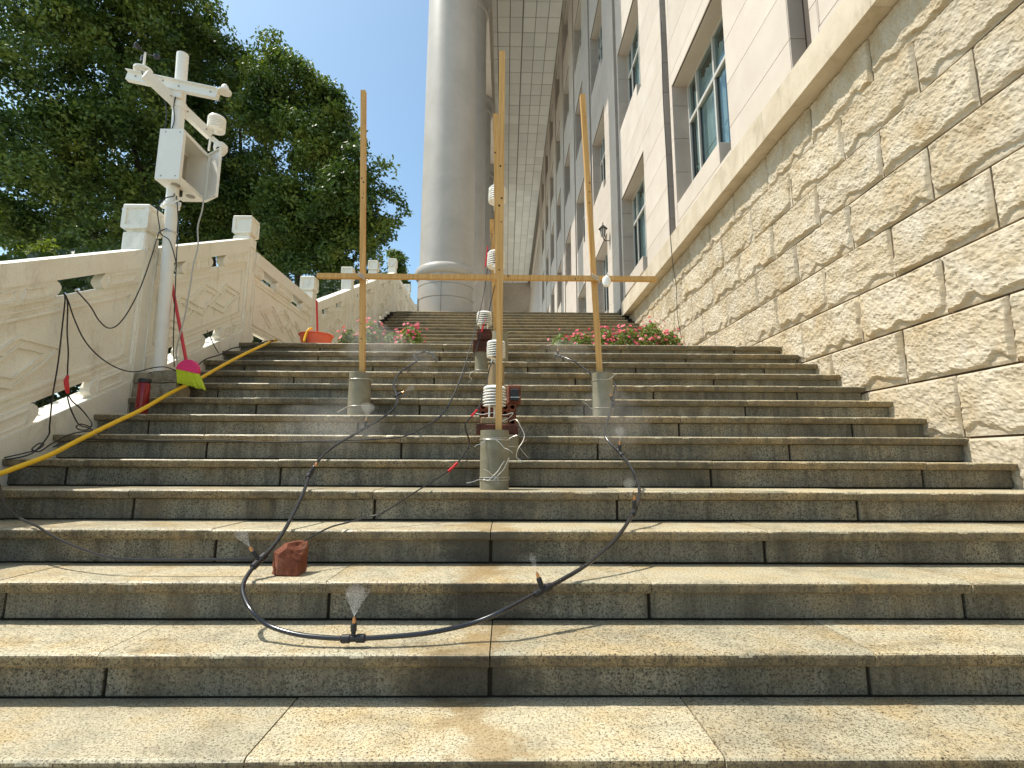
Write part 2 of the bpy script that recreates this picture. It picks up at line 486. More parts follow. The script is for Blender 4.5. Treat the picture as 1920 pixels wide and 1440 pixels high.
M['petal'] = leafmat('crimson_petals', [(0.3, (0.55, 0.03, 0.09)), (0.5, (0.72, 0.11, 0.18)), (0.7, (0.80, 0.34, 0.34))], 11.0, 0.25, 0.6)
M['drop'] = plain('water_droplet', (0.86, 0.88, 0.90), 0.2, 0.5, 0, 0.02, 5)

def mistmat(name, dens):
    k = NT(name)
    k.t.nodes.remove(k.b)
    v = k.n('VolumePrincipled')
    v.inputs['Color'].default_value = (0.95, 0.96, 0.98, 1)
    v.inputs['Density'].default_value = dens
    v.inputs['Anisotropy'].default_value = 0.2
    k.l(v.outputs[0], k.out.inputs['Volume'])
    return k.m
M['mist'] = mistmat('drifting_mist', 0.30)
M['jet'] = mistmat('nozzle_spray', 2.2)

# ------------------------------------------------------------------ the stairs
Y0, TR, RI, OV = 1.5075, 0.3079, 0.16, 0.05          # first nosing in view, tread, riser, nosing overhang
XL, XR = -2.98, 3.075
def nose(n): return Y0 + TR * n, RI * n
def slope_z(y): return (y - Y0) * RI / TR

g = MB(); g.add([(-400, -300, -1.0), (400, -300, -1.0), (400, 600, -1.0), (-400, 600, -1.0)], [(0, 1, 2, 3)])
tag(g.build('ground', M['ground']), kind='structure', label='pale paved ground below the staircase and around the trees')

stairs = empty('staircase', (0, Y0, 0), 'lower flight of weathered granite steps with rounded nosings and stained risers', kind='structure')
N0, N1 = -5, 13
# mortar core just behind every face
prof = [(nose(N0)[0] + 0.10, -1.0)]
for n in range(N0, N1 + 1):
    y, z = nose(n)
    prof += [(y + OV + 0.012, z - RI - 0.006), (y + OV + 0.012, z - 0.006)]
prof += [(8.0, N1 * RI - 0.006), (8.0, -1.0)]
c = MB(); c.prism(prof, 0, XL - 0.02, XR - 0.01); c.build('mortar_bed', M['mortar'], stairs)

def tread_prof(yn, z, yb, th=0.046):
    r = 0.013
    p = []
    for a in (0, 30, 60, 90):
        p.append((yn + r - r * math.sin(math.radians(a)), z - r + r * math.cos(math.radians(a))))
    p += [(yn + 0.004, z - th + 0.008), (yn + 0.012, z - th)]
    return p + [(yb, z - th), (yb, z)]

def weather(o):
    """the upright front of the nosing takes a darker, browner granite"""
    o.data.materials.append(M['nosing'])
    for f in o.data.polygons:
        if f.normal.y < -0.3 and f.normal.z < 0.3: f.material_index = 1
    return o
def worn_slab(prof, a, b, dy, dz, seed):
    """slab with a slightly wavy, here and there chipped lip"""
    rr = random.Random(seed)
    n = max(6, int((b - a) / 0.045)); k = len(prof)
    chips = [(rr.uniform(a, b), rr.uniform(0.010, 0.030), rr.uniform(0.003, 0.009)) for _ in range(rr.randint(0, 3))] + [(e, 0.014, rr.uniform(0.002, 0.007)) for e in (a, b)]
    m = MB(); vs = []
    for i in range(n + 1):
        x = a + (b - a) * i / n
        for q, (py, pz) in enumerate(prof):
            w = 0.0
            if q < k - 2:
                w = 0.0016 * noise.noise(Vector((x * 6.0, seed * 3.1, 0))) + 0.0011 * noise.noise(Vector((x * 21.0, q * 0.6, seed)))
                if q < 5:
                    for (cx, cw, cd) in chips:
                        t = abs(x - cx) / cw
                        if t < 1: w += cd * (1 - t * t)
            vs.append((x, py + dy + w, pz + dz - (0.5 * w if 0 < q < 4 else 0.0) + 0.0008 * noise.noise(Vector((x * 3.0, q * 0.2, seed + 9)))))
    fs = [tuple(range(k))[::-1], tuple(n * k + q for q in range(k))]
    for i in range(n):
        for q in range(k):
            fs.append((i * k + q, i * k + (q + 1) % k, (i + 1) * k + (q + 1) % k, (i + 1) * k + q))
    m.add(vs, fs, False)
    return m
odd = [-2.60, -1.345, -0.055, 1.245, 2.535]
even = [-1.966, -0.695, 0.598, 1.895]
JX = {0: [-1.99, -0.696, 0.600, 1.90], 1: [-2.62, -1.346, -0.049, 1.251, 2.55], 2: [-2.0, -0.709, 0.585, 1.878], 3: [-2.62, -1.349, -0.067, 1.225, 2.53],
      5: [-2.601, -1.339, -0.04, 1.234, 2.518], 6: [-1.967, -0.689, 0.611, 1.893], 7: [-2.576, -1.07, 0.0, 1.265, 2.538], 8: [-1.965, -0.681, 0.62, 1.905],
      9: [-2.45, -1.21, 0.02, 1.267, 2.51], 10: [-1.943, -0.66, 0.639, 1.922], 11: [-2.56, -1.308, 0.214, 1.281, 2.558], 13: [-2.065, -0.70, 0.45, 1.282, 2.554]}
for n in range(N0, N1 + 1):
    y, z = nose(n)
    js = JX.get(n, odd if n % 2 else even)
    xs = [XL] + js + [XR]
    yb = nose(n + 1)[0] + OV + 0.006 if n < N1 else y + 0.42
    for i in range(len(xs) - 1):
        a, b = xs[i] + 0.0022, xs[i + 1] - 0.0022
        dz = random.uniform(-0.0018, 0.0018); dy = random.uniform(-0.003, 0.003)
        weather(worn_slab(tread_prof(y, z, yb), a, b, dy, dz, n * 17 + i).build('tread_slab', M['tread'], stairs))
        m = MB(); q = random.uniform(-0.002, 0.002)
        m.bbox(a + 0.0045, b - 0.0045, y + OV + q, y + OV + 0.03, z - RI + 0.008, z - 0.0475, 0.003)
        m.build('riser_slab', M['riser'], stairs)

# landing between the flights
YL = nose(13)[0]; ZL = nose(13)[1]
land = empty('landing', (0, YL + 1, ZL), 'granite landing between the two flights where the flower pots stand', kind='structure')
for i, (ya, yb) in enumerate([(YL + 0.425, YL + 1.20), (YL + 1.205, YL + 1.95), (YL + 1.955, YL + 2.62)]):
    xs = [XL, -1.9, -0.9, 0.1, 1.1, 2.1, XR] if i % 2 else [XL, -2.4, -1.4, -0.4, 0.6, 1.6, 2.6, XR]
    for k in range(len(xs) - 1):
        m = MB(); m.box(xs[k] + 0.003, xs[k + 1] - 0.003, ya, yb, ZL - 0.05, ZL - random.uniform(0.0, 0.002)); m.build('paving_slab', M['tread'], land)

# upper flight
UY, UZ, UT, UR, UN = YL + 2.50, ZL, 0.28, 0.145, 17
up = empty('upper_staircase', (0, UY, UZ), 'upper flight of granite steps climbing from the flowers to the columns', kind='structure')
XUL, XUR = -2.79, 2.87
prof = [(UY + 0.06, UZ - 0.1)]
for k in range(UN):
    y = UY + UT * k; z = UZ + UR * (k + 1)
    prof += [(y + OV + 0.012, z - UR - 0.004), (y + OV + 0.012, z - 0.006)]
prof += [(13.2, UZ + UR * UN - 0.006), (13.2, UZ - 0.1)]
c = MB(); c.prism(prof, 0, XUL - 0.2, XUR + 0.18); c.build('mortar_bed', M['mortar'], up)
for k in range(UN):
    y = UY + UT * k; z = UZ + UR * (k + 1)
    yb = y + UT + OV + 0.006 if k < UN - 1 else y + 0.5
    xr = XUR if k > 12 else 3.07
    js = sorted([random.uniform(-0.2, 0.2) + x for x in ((-1.6, 0.0, 1.6) if k % 2 else (-2.2, -0.8, 0.8, 2.2))])
    xs = [XUL] + js + [xr]
    st = MB()
    for i in range(len(xs) - 1):
        st.prism(tread_prof(y, z, yb), 0, xs[i] + 0.002, xs[i + 1] - 0.002)
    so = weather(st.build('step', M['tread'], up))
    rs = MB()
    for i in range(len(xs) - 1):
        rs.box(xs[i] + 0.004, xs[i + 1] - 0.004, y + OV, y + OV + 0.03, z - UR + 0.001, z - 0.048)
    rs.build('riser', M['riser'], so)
ZP = UZ + UR * UN
pf = MB(); pf.box(-3.6, 3.3, 12.95, 70.0, ZP - 0.4, ZP - 0.003)
tag(pf.build('platform', M['terrace']), kind='structure', label='granite terrace floor under the colonnade at the head of the stairs')

# ------------------------------------------------------------------ the building: rock-faced wall, ledge, facade, portico
bld = empty('building', (3.0, 20.0, -1.0), 'tall cream stone building with rock-faced base, deep windows and a high columned portico', 'building')
def rockblock(y0, y1, z0, z1, seed, near):
    nu = 74 if near else 40
    nv = 40 if near else 22
    j = 0.0075
    y0 += j; y1 -= j; z0 += j; z1 -= j
    W, H = y1 - y0, z1 - z0
    o = Vector((seed * 3.17, seed * 1.31, seed * 0.77))
    rr = random.Random(seed)
    tilt_y = rr.uniform(-0.008, 0.008); tilt_z = rr.uniform(-0.008, 0.008)
    lip = [rr.uniform(0.010, 0.030) if rr.random() < 0.5 else rr.uniform(0.03, 0.095) for _ in range(9)]       # how far the broken lower lip reaches up, along the block
    side = [rr.uniform(-0.02, 0.05) for _ in range(6)]
    sgn = rr.random() < 0.75
    def grid(L, n): return [L * (0.55 * i / n + 0.45 * (0.5 - 0.5 * math.cos(math.pi * i / n))) for i in range(n + 1)]
    U, V = grid(W, nu), grid(H, nv)
    def at_(arr, t):
        t *= len(arr) - 1; i = min(int(t), len(arr) - 2); f = t - i; f = f * f * (3 - 2 * f); return arr[i] * (1 - f) + arr[i + 1] * f
    vs = []
    for b, v in enumerate(V):
        for a, u in enumerate(U):
            p = Vector((u, v, 0)) + o
            n9 = noise.noise(p * 9.0); n24 = noise.noise(p * 24.0); n50 = noise.noise(p * 52.0)
            e = min(u, W - u, H - v, v)
            ramp = min(1.0, max(0.0, e / (0.018 + 0.010 * n9)))
            body = 0.037 + tilt_y * (u / W - 0.5) * 2 + tilt_z * (v / H - 0.5) * 2
            body += 0.009 * noise.fractal(p * 3.5, 0.9, 2.0, 3) + 0.0095 * n9 + 0.008 * n24 + 0.0075 * n50
            # conchoidal break along the lower edge, and sometimes up one side
            lim = at_(lip, u / W) + 0.022 * n9 + 0.013 * n24 + 0.008 * n50
            cut = 0.0
            if v < lim: cut = min(1.0, (lim - v) / 0.014)
            ds = (W - u) if sgn else u
            ls = at_(side, v / H) + 0.014 * n9 + 0.008 * n24
            if ds < ls: cut = max(cut, min(1.0, (ls - ds) / 0.012))
            h = 0.009 + ramp * max(0.0, body - 0.009) * (1 - 0.86 * cut) + (0.003 * n24 + 0.002 * n50) * cut
            vs.append((3.105 - max(0.002, h), y0 + u, z0 + v))
    fs = []
    for b in range(nv):
        for a in range(nu):
            i = b * (nu + 1) + a
            fs.append((i, i + 1, i + nu + 2, i + nu + 1))
    m = MB(); m.add(vs, fs, False)
    n0 = len(vs)
    ring = [a for a in range(nu + 1)] + [b * (nu + 1) + nu for b in range(1, nv + 1)] + [nv * (nu + 1) + a for a in range(nu - 1, -1, -1)] + [b * (nu + 1) for b in range(nv - 1, 0, -1)]
    bk = [(3.140, vs[i][1], vs[i][2]) for i in ring]
    L = len(ring)
    m.v += bk
    for i in range(L):
        m.f.append((ring[i], ring[(i + 1) % L], n0 + (i + 1) % L, n0 + i)); m.sm.append(False)
    m.build('stone_block', M['rock'], bld)

CZ = [4.405, 3.976, 3.535, 3.106, 2.675, 2.250, 1.826, 1.397, 0.963, 0.53, 0.10, -0.33]
sd = 1
for ci in range(len(CZ) - 1):
    z1, z0 = CZ[ci], CZ[ci + 1]
    ph = 4.27 if ci % 2 == 1 else 3.84
    k0 = -3
    y = ph - 0.857 * 5
    while y < 12.3:
        ya, yb = y, min(y + 0.857, 12.42)
        y += 0.857
        if yb < 1.3: continue
        if slope_z(ya) > z1 + 0.05 and ya < YL: continue
        if ya > YL and ya < UY and z1 < ZL: continue
        if ya >= UY and (ya - UY) * UR / UT + ZL > z1 + 0.05: continue
        rockblock(ya, yb, z0, z1, sd, ya < 7.2); sd += 1
bk = MB(); bk.box(3.122, 3.6, -2.0, 12.42, -1.0, 4.39); bk.build('wall_core', M['joint'], bld)

y = -1.6
while y < 12.3:
    b = min(y + 1.714, 12.40)
    m = MB()
    m.prism([(2.90, 4.400), (2.90, 4.762), (2.908, 4.770), (3.2, 4.770), (3.2, 4.400)], 1, y + 0.0015, b - 0.0015)
    m.build('ledge_stone', M['ledge'], bld); y += 1.714
m = MB(); m.box(2.95, 3.25, -1.6, 12.38, 4.41, 4.76); m.build('ledge_core', M['cladback'], bld)

FX = 2.98
ZT = 25.4
PITCH = 4.04
COURSE = 0.643
zc0 = 5.225
def courses(z0, z1):
    zs = [z0]
    k = math.floor((z0 - zc0) / COURSE) + 1
    while zc0 + k * COURSE < z1 - 0.12:
        z = zc0 + k * COURSE
        if z > z0 + 0.12: zs.append(z)
        k += 1
    return zs + [z1]
shared = {}
def clad(x0, x1, y0, y1, z0, z1, name='cladding_panel', mat='clad'):
    key = (round(x1 - x0, 3), round(y1 - y0, 3), round(z1 - z0, 3), mat)
    loc = Vector(((x0 + x1) / 2, (y0 + y1) / 2, (z0 + z1) / 2))
    if key not in shared:
        m = MB(); m.bbox(-key[0] / 2, key[0] / 2, -key[1] / 2 + 0.0035, key[1] / 2 - 0.0035, -key[2] / 2 + 0.0035, key[2] / 2 - 0.0035, 0.002)
        me = bpy.data.meshes.new(name)
        me.from_pydata(m.v, [], m.f); me.update(); me.materials.append(M[mat])
        shared[key] = me
    o = bpy.data.objects.new(name, shared[key]); COL.objects.link(o)
    o.parent = bld; o.location = loc - origin(bld)
    return o

def window(yn, yf, z0, z1, detail):
    """window unit set 0.18 m behind the facade between y=yn (near) and yf (far)"""
    gx = FX + 0.30
    fr = MB()
    H = z1 - z0
    tz = z0 + 0.70 * H
    w = 0.055
    for a, b in ((yn, yn + w), (yf - w, yf)): fr.box(gx - 0.03, gx + 0.05, a, b, z0, z1)
    fr.box(gx - 0.028, gx + 0.048, yn + w, yf - w, z0, z0 + w); fr.box(gx - 0.028, gx + 0.048, yn + w, yf - w, z1 - w, z1)
    W = yf - yn
    fr.box(gx - 0.04, gx + 0.05, yn + w, yf - w, tz, tz + 0.065)
    muls = [yf - 0.21 * W, yf - 0.54 * W, yf - 0.86 * W]
    for q in muls:
        fr.box(gx - 0.036, gx + 0.046, q - 0.025, q + 0.025, z0 + w, tz); fr.box(gx - 0.036, gx + 0.046, q - 0.025, q + 0.025, tz + 0.065, z1 - w)
    f = fr.build('window', M['frame'], bld)
    edges = [yn + w] + muls[::-1] + [yf - w]
    if detail:
        for i in range(4):
            p = MB(); p.box(gx, gx + 0.006, edges[i] + 0.02, edges[i + 1] - 0.02, z0 + w, tz); p.build('pane', M['glass'], f)
            p = MB(); p.box(gx, gx + 0.006, edges[i] + 0.02, edges[i + 1] - 0.02, tz + 0.06, z1 - w); p.build('pane', M['glass'], f)
            s = MB(); 
            for q in (edges[i] + 0.025, edges[i + 1] - 0.05): s.box(gx - 0.012, gx + 0.018, q, q + 0.025, z0 + w, tz)
            s.build('sash', M['darkframe'], f)
            gb = MB(); zz = z0 + 0.36 * H
            gb.box(gx + 0.02, gx + 0.032, edges[i] + 0.03, edges[i + 1] - 0.03, zz, zz + 0.018)
            gb.build('glazing_bar', M['frame'], f)
        cu = MB(); n = 60
        pts = []
        for i in range(n + 1):
            yy = yn + 0.08 + (yf - yn - 0.16) * i / n
            pts.append((gx + 0.09 + 0.03 * math.sin(i * 1.9) + 0.015 * math.sin(i * 0.7), yy))
        vs = [(a, b, z0 + 0.06) for a, b in pts] + [(a, b, z0 + 0.93 * H) for a, b in pts]
        keep = [i for i in range(n) if (i % 15) not in (6, 7)]
        cu.add(vs, [(i, i + 1, n + 2 + i, n + 1 + i) for i in keep], True); cu.build('curtain', M['curtain'], f)
    else:
        p = MB(); p.box(gx, gx + 0.006, yn + w, yf - w, z0 + w, z1 - w); p.build('pane', M['glass'], f)
    rm = MB(); rm.add([(gx + 0.6, yn - 0.1, z0 - 0.1), (gx + 0.6, yf + 0.1, z0 - 0.1), (gx + 0.6, yf + 0.1, z1 + 0.1), (gx + 0.6, yn - 0.1, z1 + 0.1)], [(0, 1, 2, 3)])
    rm.build('room_wall', M['room'], f)

BAYS = range(-1, 10)
for i in BAYS:
    yg = 8.80 + PITCH * (i - 1)
    wn_, wf = yg - 2.59, yg - 0.47
    zb = 4.775 if yg < 12.5 else ZP
    if 12.5 < yg < 13: zb = 4.775
    near = -1 <= i <= 4
    # backing of pier, strip and groove
    bkm = MB()
    bkm.box(FX + 0.012, FX + 0.5, yg + 0.002, yg + 1.448, zb - 0.1, ZT)
    bkm.box(FX + 0.012, FX + 0.5, wf + 0.002, yg - 0.352, zb - 0.1, ZT)
    bkm.box(FX + 0.17, FX + 0.52, yg - 0.35, yg, zb - 0.1, ZT)
    for k in range(6):
        za = 7.55 + 4.2 * (k - 1) if k else None
        if k == 0: continue
        zt = min(4.93 + 4.2 * k, ZT)
        if k == 5: zt = ZT
        bkm.box(FX + 0.012, FX + 0.5, wn_ + 0.002, wf - 0.002, za + 0.003, zt - 0.003)
    bkm.build('wall_backing', M['cladback'], bld)
    zs = courses(zb, ZT)
    if near:
        for a, b in zip(zs[:-1], zs[1:]):
            if a > 17.5 and i < 3: break
            clad(FX, FX + 0.03, yg, yg + 1.45, a, b)
            clad(FX, FX + 0.03, wf, yg - 0.35, a, b)
            clad(FX + 0.0, FX + 0.165, yg - 0.022, yg - 0.001, a, b, 'groove_panel', 'jamb')
        top = 17.5 if i < 3 else None
    if not near or i < 3:
        far = MB(); zlo = zb if not near else [z for z in zs if z > 17.5][0]
        for a, b in zip(zs[:-1], zs[1:]):
            if a < zlo - 0.01: continue
            far.box(FX, FX + 0.011, yg, yg + 1.449, a + 0.004, b - 0.004)
            far.box(FX, FX + 0.011, wf, yg - 0.351, a + 0.004, b - 0.004)
        far.build('pier_cladding', M['clad'], bld)
        gm = MB(); gm.box(FX + 0.0125, FX + 0.168, yg - 0.006, yg - 0.001, zlo, ZT); gm.build('groove_side', M['jamb'], bld)
    for k in range(5):
        z0 = 4.93 + 4.2 * k; z1 = 7.55 + 4.2 * k
        zo = z0 if (k or yg > 12.5) else 4.775
        det = near and k < 2 and i >= 0
        # reveals
        rv = MB()
        zz = [z0] + [q for q in courses(z0, z1) if z0 + 0.1 < q < z1 - 0.1] + [z1 - 0.002]
        for qa, qb in zip(zz[:-1], zz[1:]): rv.box(FX + 0.0, FX + 0.36, wf - 0.020, wf - 0.001, qa + 0.004, qb - 0.004)
        rv.build('window_reveal', M['jamb'], bld)
        lt = MB(); lt.box(FX + 0.0315, FX + 0.36, wn_ + 0.001, wf - 0.022, z1 - 0.012, z1 + 0.002); lt.build('lintel_soffit', M['clad'], bld)
        # raised sill block, flush with the facade, a notch left at the near end
        sb = MB(); sb.bbox(FX + 0.001, FX + 0.36, wn_ + 0.36, wf - 0.022, z0, z0 + 0.335, 0.004)
        sb.build('sill_block', M['clad'], bld)
        window(wn_ + 0.002, wf - 0.022, z0, z1 - 0.014, det)
        # spandrel above
        st = min(4.93 + 4.2 * (k + 1), ZT) if k < 4 else ZT
        if near and z1 < 15:
            for a, b in zip(courses(z1, st)[:-1], courses(z1, st)[1:]):
                clad(FX, FX + 0.03, wn_, wf, a, b)
        else:
            m = MB(); m.box(FX, FX + 0.011, wn_ + 0.003, wf - 0.003, z1 + 0.004, st - 0.004); m.build('spandrel', M['clad'], bld)
    if yg < 12.5:
        clad(FX, FX + 0.03, wn_, wf, 4.775, 4.925)

# the wall carries on, plain, beyond the last bay; end wall of the portico
ylast = 8.80 + PITCH * 8 + 1.45
m = MB(); m.box(FX + 0.02, FX + 0.5, ylast, 68.0, ZP, 21.6); m.build('end_wall_panel', M['jamb'], bld)
m = MB(); m.box(FX - 0.02, FX + 0.5, ylast, ylast + 0.9, ZP, ZT); m.build('end_pier', M['clad'], bld)
m = MB(); m.box(-3.2, FX + 0.5, 68.0, 68.4, ZP, 26.0); m.build('portico_end_wall', M['jamb'], bld)
m = MB(); m.box(FX + 0.3, FX + 6, -2.0, 68.0, 24.6, 26.2); m.build('roof_slab', M['clad'], bld)
# portico ceiling
CZL = 25.4
tiles_x = [FX - 0.70 * (k + 1) for k in range(6)]
tw, tl = 0.70, 1.02
me = None
yy = 18.5
row = 0
cm = MB(); cm.bbox(-tw / 2 + 0.017, tw / 2 - 0.017, -tl / 2 + 0.016, tl / 2 - 0.016, -0.02, 0.02, 0.004)
me = bpy.data.meshes.new('ceiling_panel'); me.from_pydata(cm.v, [], cm.f); me.update(); me.materials.append(M['ceil'])
cnt = 0
farm = MB()
while yy < 67.6:
    for k in range(6):
        x = FX - 0.02 - tw / 2 - k * (tw + (0.012 if k > 2 else 0)) 
        if cnt < 290:
            o = bpy.data.objects.new('ceiling_panel', me); COL.objects.link(o); o.parent = bld
            o.location = Vector((x, yy, CZL + random.uniform(0.0, 0.006))) - origin(bld); cnt += 1
        else:
            farm.box(x - tw / 2 + 0.009, x + tw / 2 - 0.009, yy - tl / 2 + 0.009, yy + tl / 2 - 0.009, CZL - 0.02, CZL + 0.02)
    yy += tl
if farm.v:
    tag(farm.build('far_ceiling_panels', M['ceil'], bld), kind='stuff')
m = MB(); m.box(-2.45, FX + 0.3, 12.2, 68.0, CZL + 0.03, CZL + 0.8); m.build('portico_roof', M['ceilgap'], bld)
m = MB(); m.box(-2.42, FX - 0.02, 12.2, 17.98, CZL - 0.02, CZL + 0.028); m.build('porch_soffit', M['ceil'], bld)
m = MB(); m.box(-2.42, -0.88, 12.22, 68.0, 21.1, CZL - 0.04); m.box(-2.48, -0.86, 12.2, 68.0, CZL - 0.6, CZL + 0.85); m.build('entablature', M['clad'], bld)
# columns
CX, CR = -1.635, 0.735
for i in range(6):
    cy = 13.33 + 6.62 * i
    sg = 64 if i < 2 else 40
    sh = MB()
    prof = [(CR + 0.03, ZP), (CR + 0.03, 4.975), (CR + 0.012, 4.982), (CR + 0.012, 4.996), (CR + 0.03, 5.003), (CR + 0.03, 5.335), (CR + 0.012, 5.342), (CR + 0.012, 5.356), (CR + 0.028, 5.363), (CR + 0.028, 5.62)]
    sh.lathe(prof, (CX, cy, 0), sg)
    ph = [(CR, 5.92)] + [(CR - 0.055 * ((z - 5.92) / 14.6) ** 1.3, z) for z in (9, 12, 15, 18, 20.3)]
    sh.lathe(ph, (CX, cy, 0), sg)
    co = sh.build('column', M['column'], bld)
    rg = MB()
    rp = [(CR + 0.02, 5.615)] + [(CR + 0.015 + 0.105 * math.sin(math.radians(a)) ** 0.8, 5.76 - 0.14 * math.cos(math.radians(a))) for a in range(15, 180, 15)] + [(CR - 0.01, 5.925)]
    rg.lathe(rp, (CX, cy, 0), sg); rg.build('base_ring', M['column'], co)
    cp = MB()
    cp.lathe([(CR - 0.06, 20.28), (CR + 0.02, 20.32), (CR + 0.05, 20.42), (CR + 0.02, 20.52), (CR - 0.03, 20.54), (CR - 0.03, 20.66), (CR + 0.06, 20.82), (CR + 0.16, 20.96), (CR + 0.16, 21.11)], (CX, cy, 0), sg)
    cp.build('capital', M['column'], co)
    if i < 2:
        for sgn in (-1.0, 1.0):
            jn = MB(); an = math.radians(-93 + (0 if sgn < 0 else 178))
            px, py = CX + (CR + 0.0295) * math.cos(an), cy + (CR + 0.0295) * math.sin(an)
            jn.box(px - 0.004, px + 0.004, py - 0.004, py + 0.004, ZP, 5.61); jn.build('shell_joint', M['cladback'], co)

# wall lantern
ln = empty('wall_lantern', (FX, 13.93, 7.38), 'small black iron lantern bracketed to the cream wall beside the column shadow', 'lantern')
q = MB(); q.tube(spline([(FX, 13.93, 7.14), (FX - 0.09, 13.93, 7.12), (FX - 0.17, 13.93, 7.16), (FX - 0.19, 13.93, 7.22)], 4), 0.013); q.lathe([(0.05, -0.012), (0.05, 0.0)], (FX, 13.93, 7.15), 12, False, (-1, 0, 0)); q.build('bracket', M['iron'], ln)
q = MB(); q.lathe([(0.03, 7.22), (0.045, 7.25), (0.085, 7.48)], (FX - 0.19, 13.93, 0), 6, False); q.build('glass_body', M['lampglass'], ln)
q = MB()
for a in range(6):
    an = math.pi / 3 * a
    q.beam((FX - 0.19 + 0.047 * math.cos(an), 13.93 + 0.047 * math.sin(an), 7.24), (FX - 0.19 + 0.088 * math.cos(an), 13.93 + 0.088 * math.sin(an), 7.485), 0.014)
q.build('cage', M['iron'], ln)
q = MB(); q.lathe([(0.135, 7.48), (0.125, 7.505), (0.03, 7.60), (0.012, 7.62), (0.012, 7.68), (0.0, 7.69)], (FX - 0.19, 13.93, 0), 6, False); q.build('roof', M['iron'], ln)

# ------------------------------------------------------------------ carved marble balustrade
bal = empty('marble_balustrade', (-3.05, 4.0, 1.0), 'carved white marble balustrade with square capped posts and diamond relief panels', 'balustrade')
BI = -2.95
def railz(y):
    if y < 5.60: return 2.425 + 0.515 * (y - 3.853)
    if y < 7.62: return 3.232
    if y < 13.10: return 3.232 + 0.476 * (y - 7.70)
    return 5.80
def post(y, top, bot):
    body = MB()
    w = 0.195
    x0, x1 = BI - w - 0.008, BI - 0.008
    zt = top - 0.235
    body.bbox(x0, x1, y + 0.006, y + 0.176, bot, zt, 0.012)
    body.box(x0 + 0.022, x1 - 0.022, y + 0.026, y + 0.156, zt - 0.01, top - 0.20)
    # sunk panel lines on the inner face
    po = body.build('post', M['marble'], bal)
    fr = MB()
    za, zb = bot + 0.12, zt - 0.12
    for a, b, c, d in ((y + 0.030, y + 0.038, za, zb), (y + 0.144, y + 0.152, za, zb), (y + 0.038, y + 0.144, za, za + 0.008), (y + 0.038, y + 0.144, zb - 0.008, zb)):
        fr.box(x1 - 0.001, x1 + 0.010, a, b, c, d)
    fr.build('raised_border', M['marble'], po)
    cap = MB()
    X0, X1, Ya, Yb = BI - 0.215, BI + 0.004, y - 0.006, y + 0.186
    zc0_, zc1 = top - 0.215, top
    d, t = 0.016, 0.034
    cap.box(X0 + d, X1 - d, Ya + d, Yb - d, zc0_ + t - 0.002, zc1 - t + 0.002)
    cap.bbox(X0, X1, Ya, Yb, zc1 - t, zc1, 0.008)
    cap.prism([(X0 + 0.014, zc0_), (X1 - 0.014, zc0_), (X1, zc0_ + 0.014), (X1, zc0_ + t), (X0, zc0_ + t), (X0, zc0_ + 0.014)], 1, Ya, Yb)
    for xa in (X0, X1 - t):
        for ya in (Ya, Yb - t):
            cap.box(xa, xa + t, ya, ya + t, zc0_ + t + 0.0003, zc1 - t - 0.0003)
    cap.build('cap', M['marble'], po)
posts = [(1.27, 1.50, -0.6), (3.98, 2.885, 0.95), (5.585, 3.60, 1.85), (7.535, 3.60, 1.9), (9.36, 4.474, 2.5), (11.14, 5.335, 3.3), (13.0, 6.15, 4.2), (15.0, 6.152, 4.3), (17.0, 6.152, 4.3)]
for y, t, b in posts: post(y, t, b)

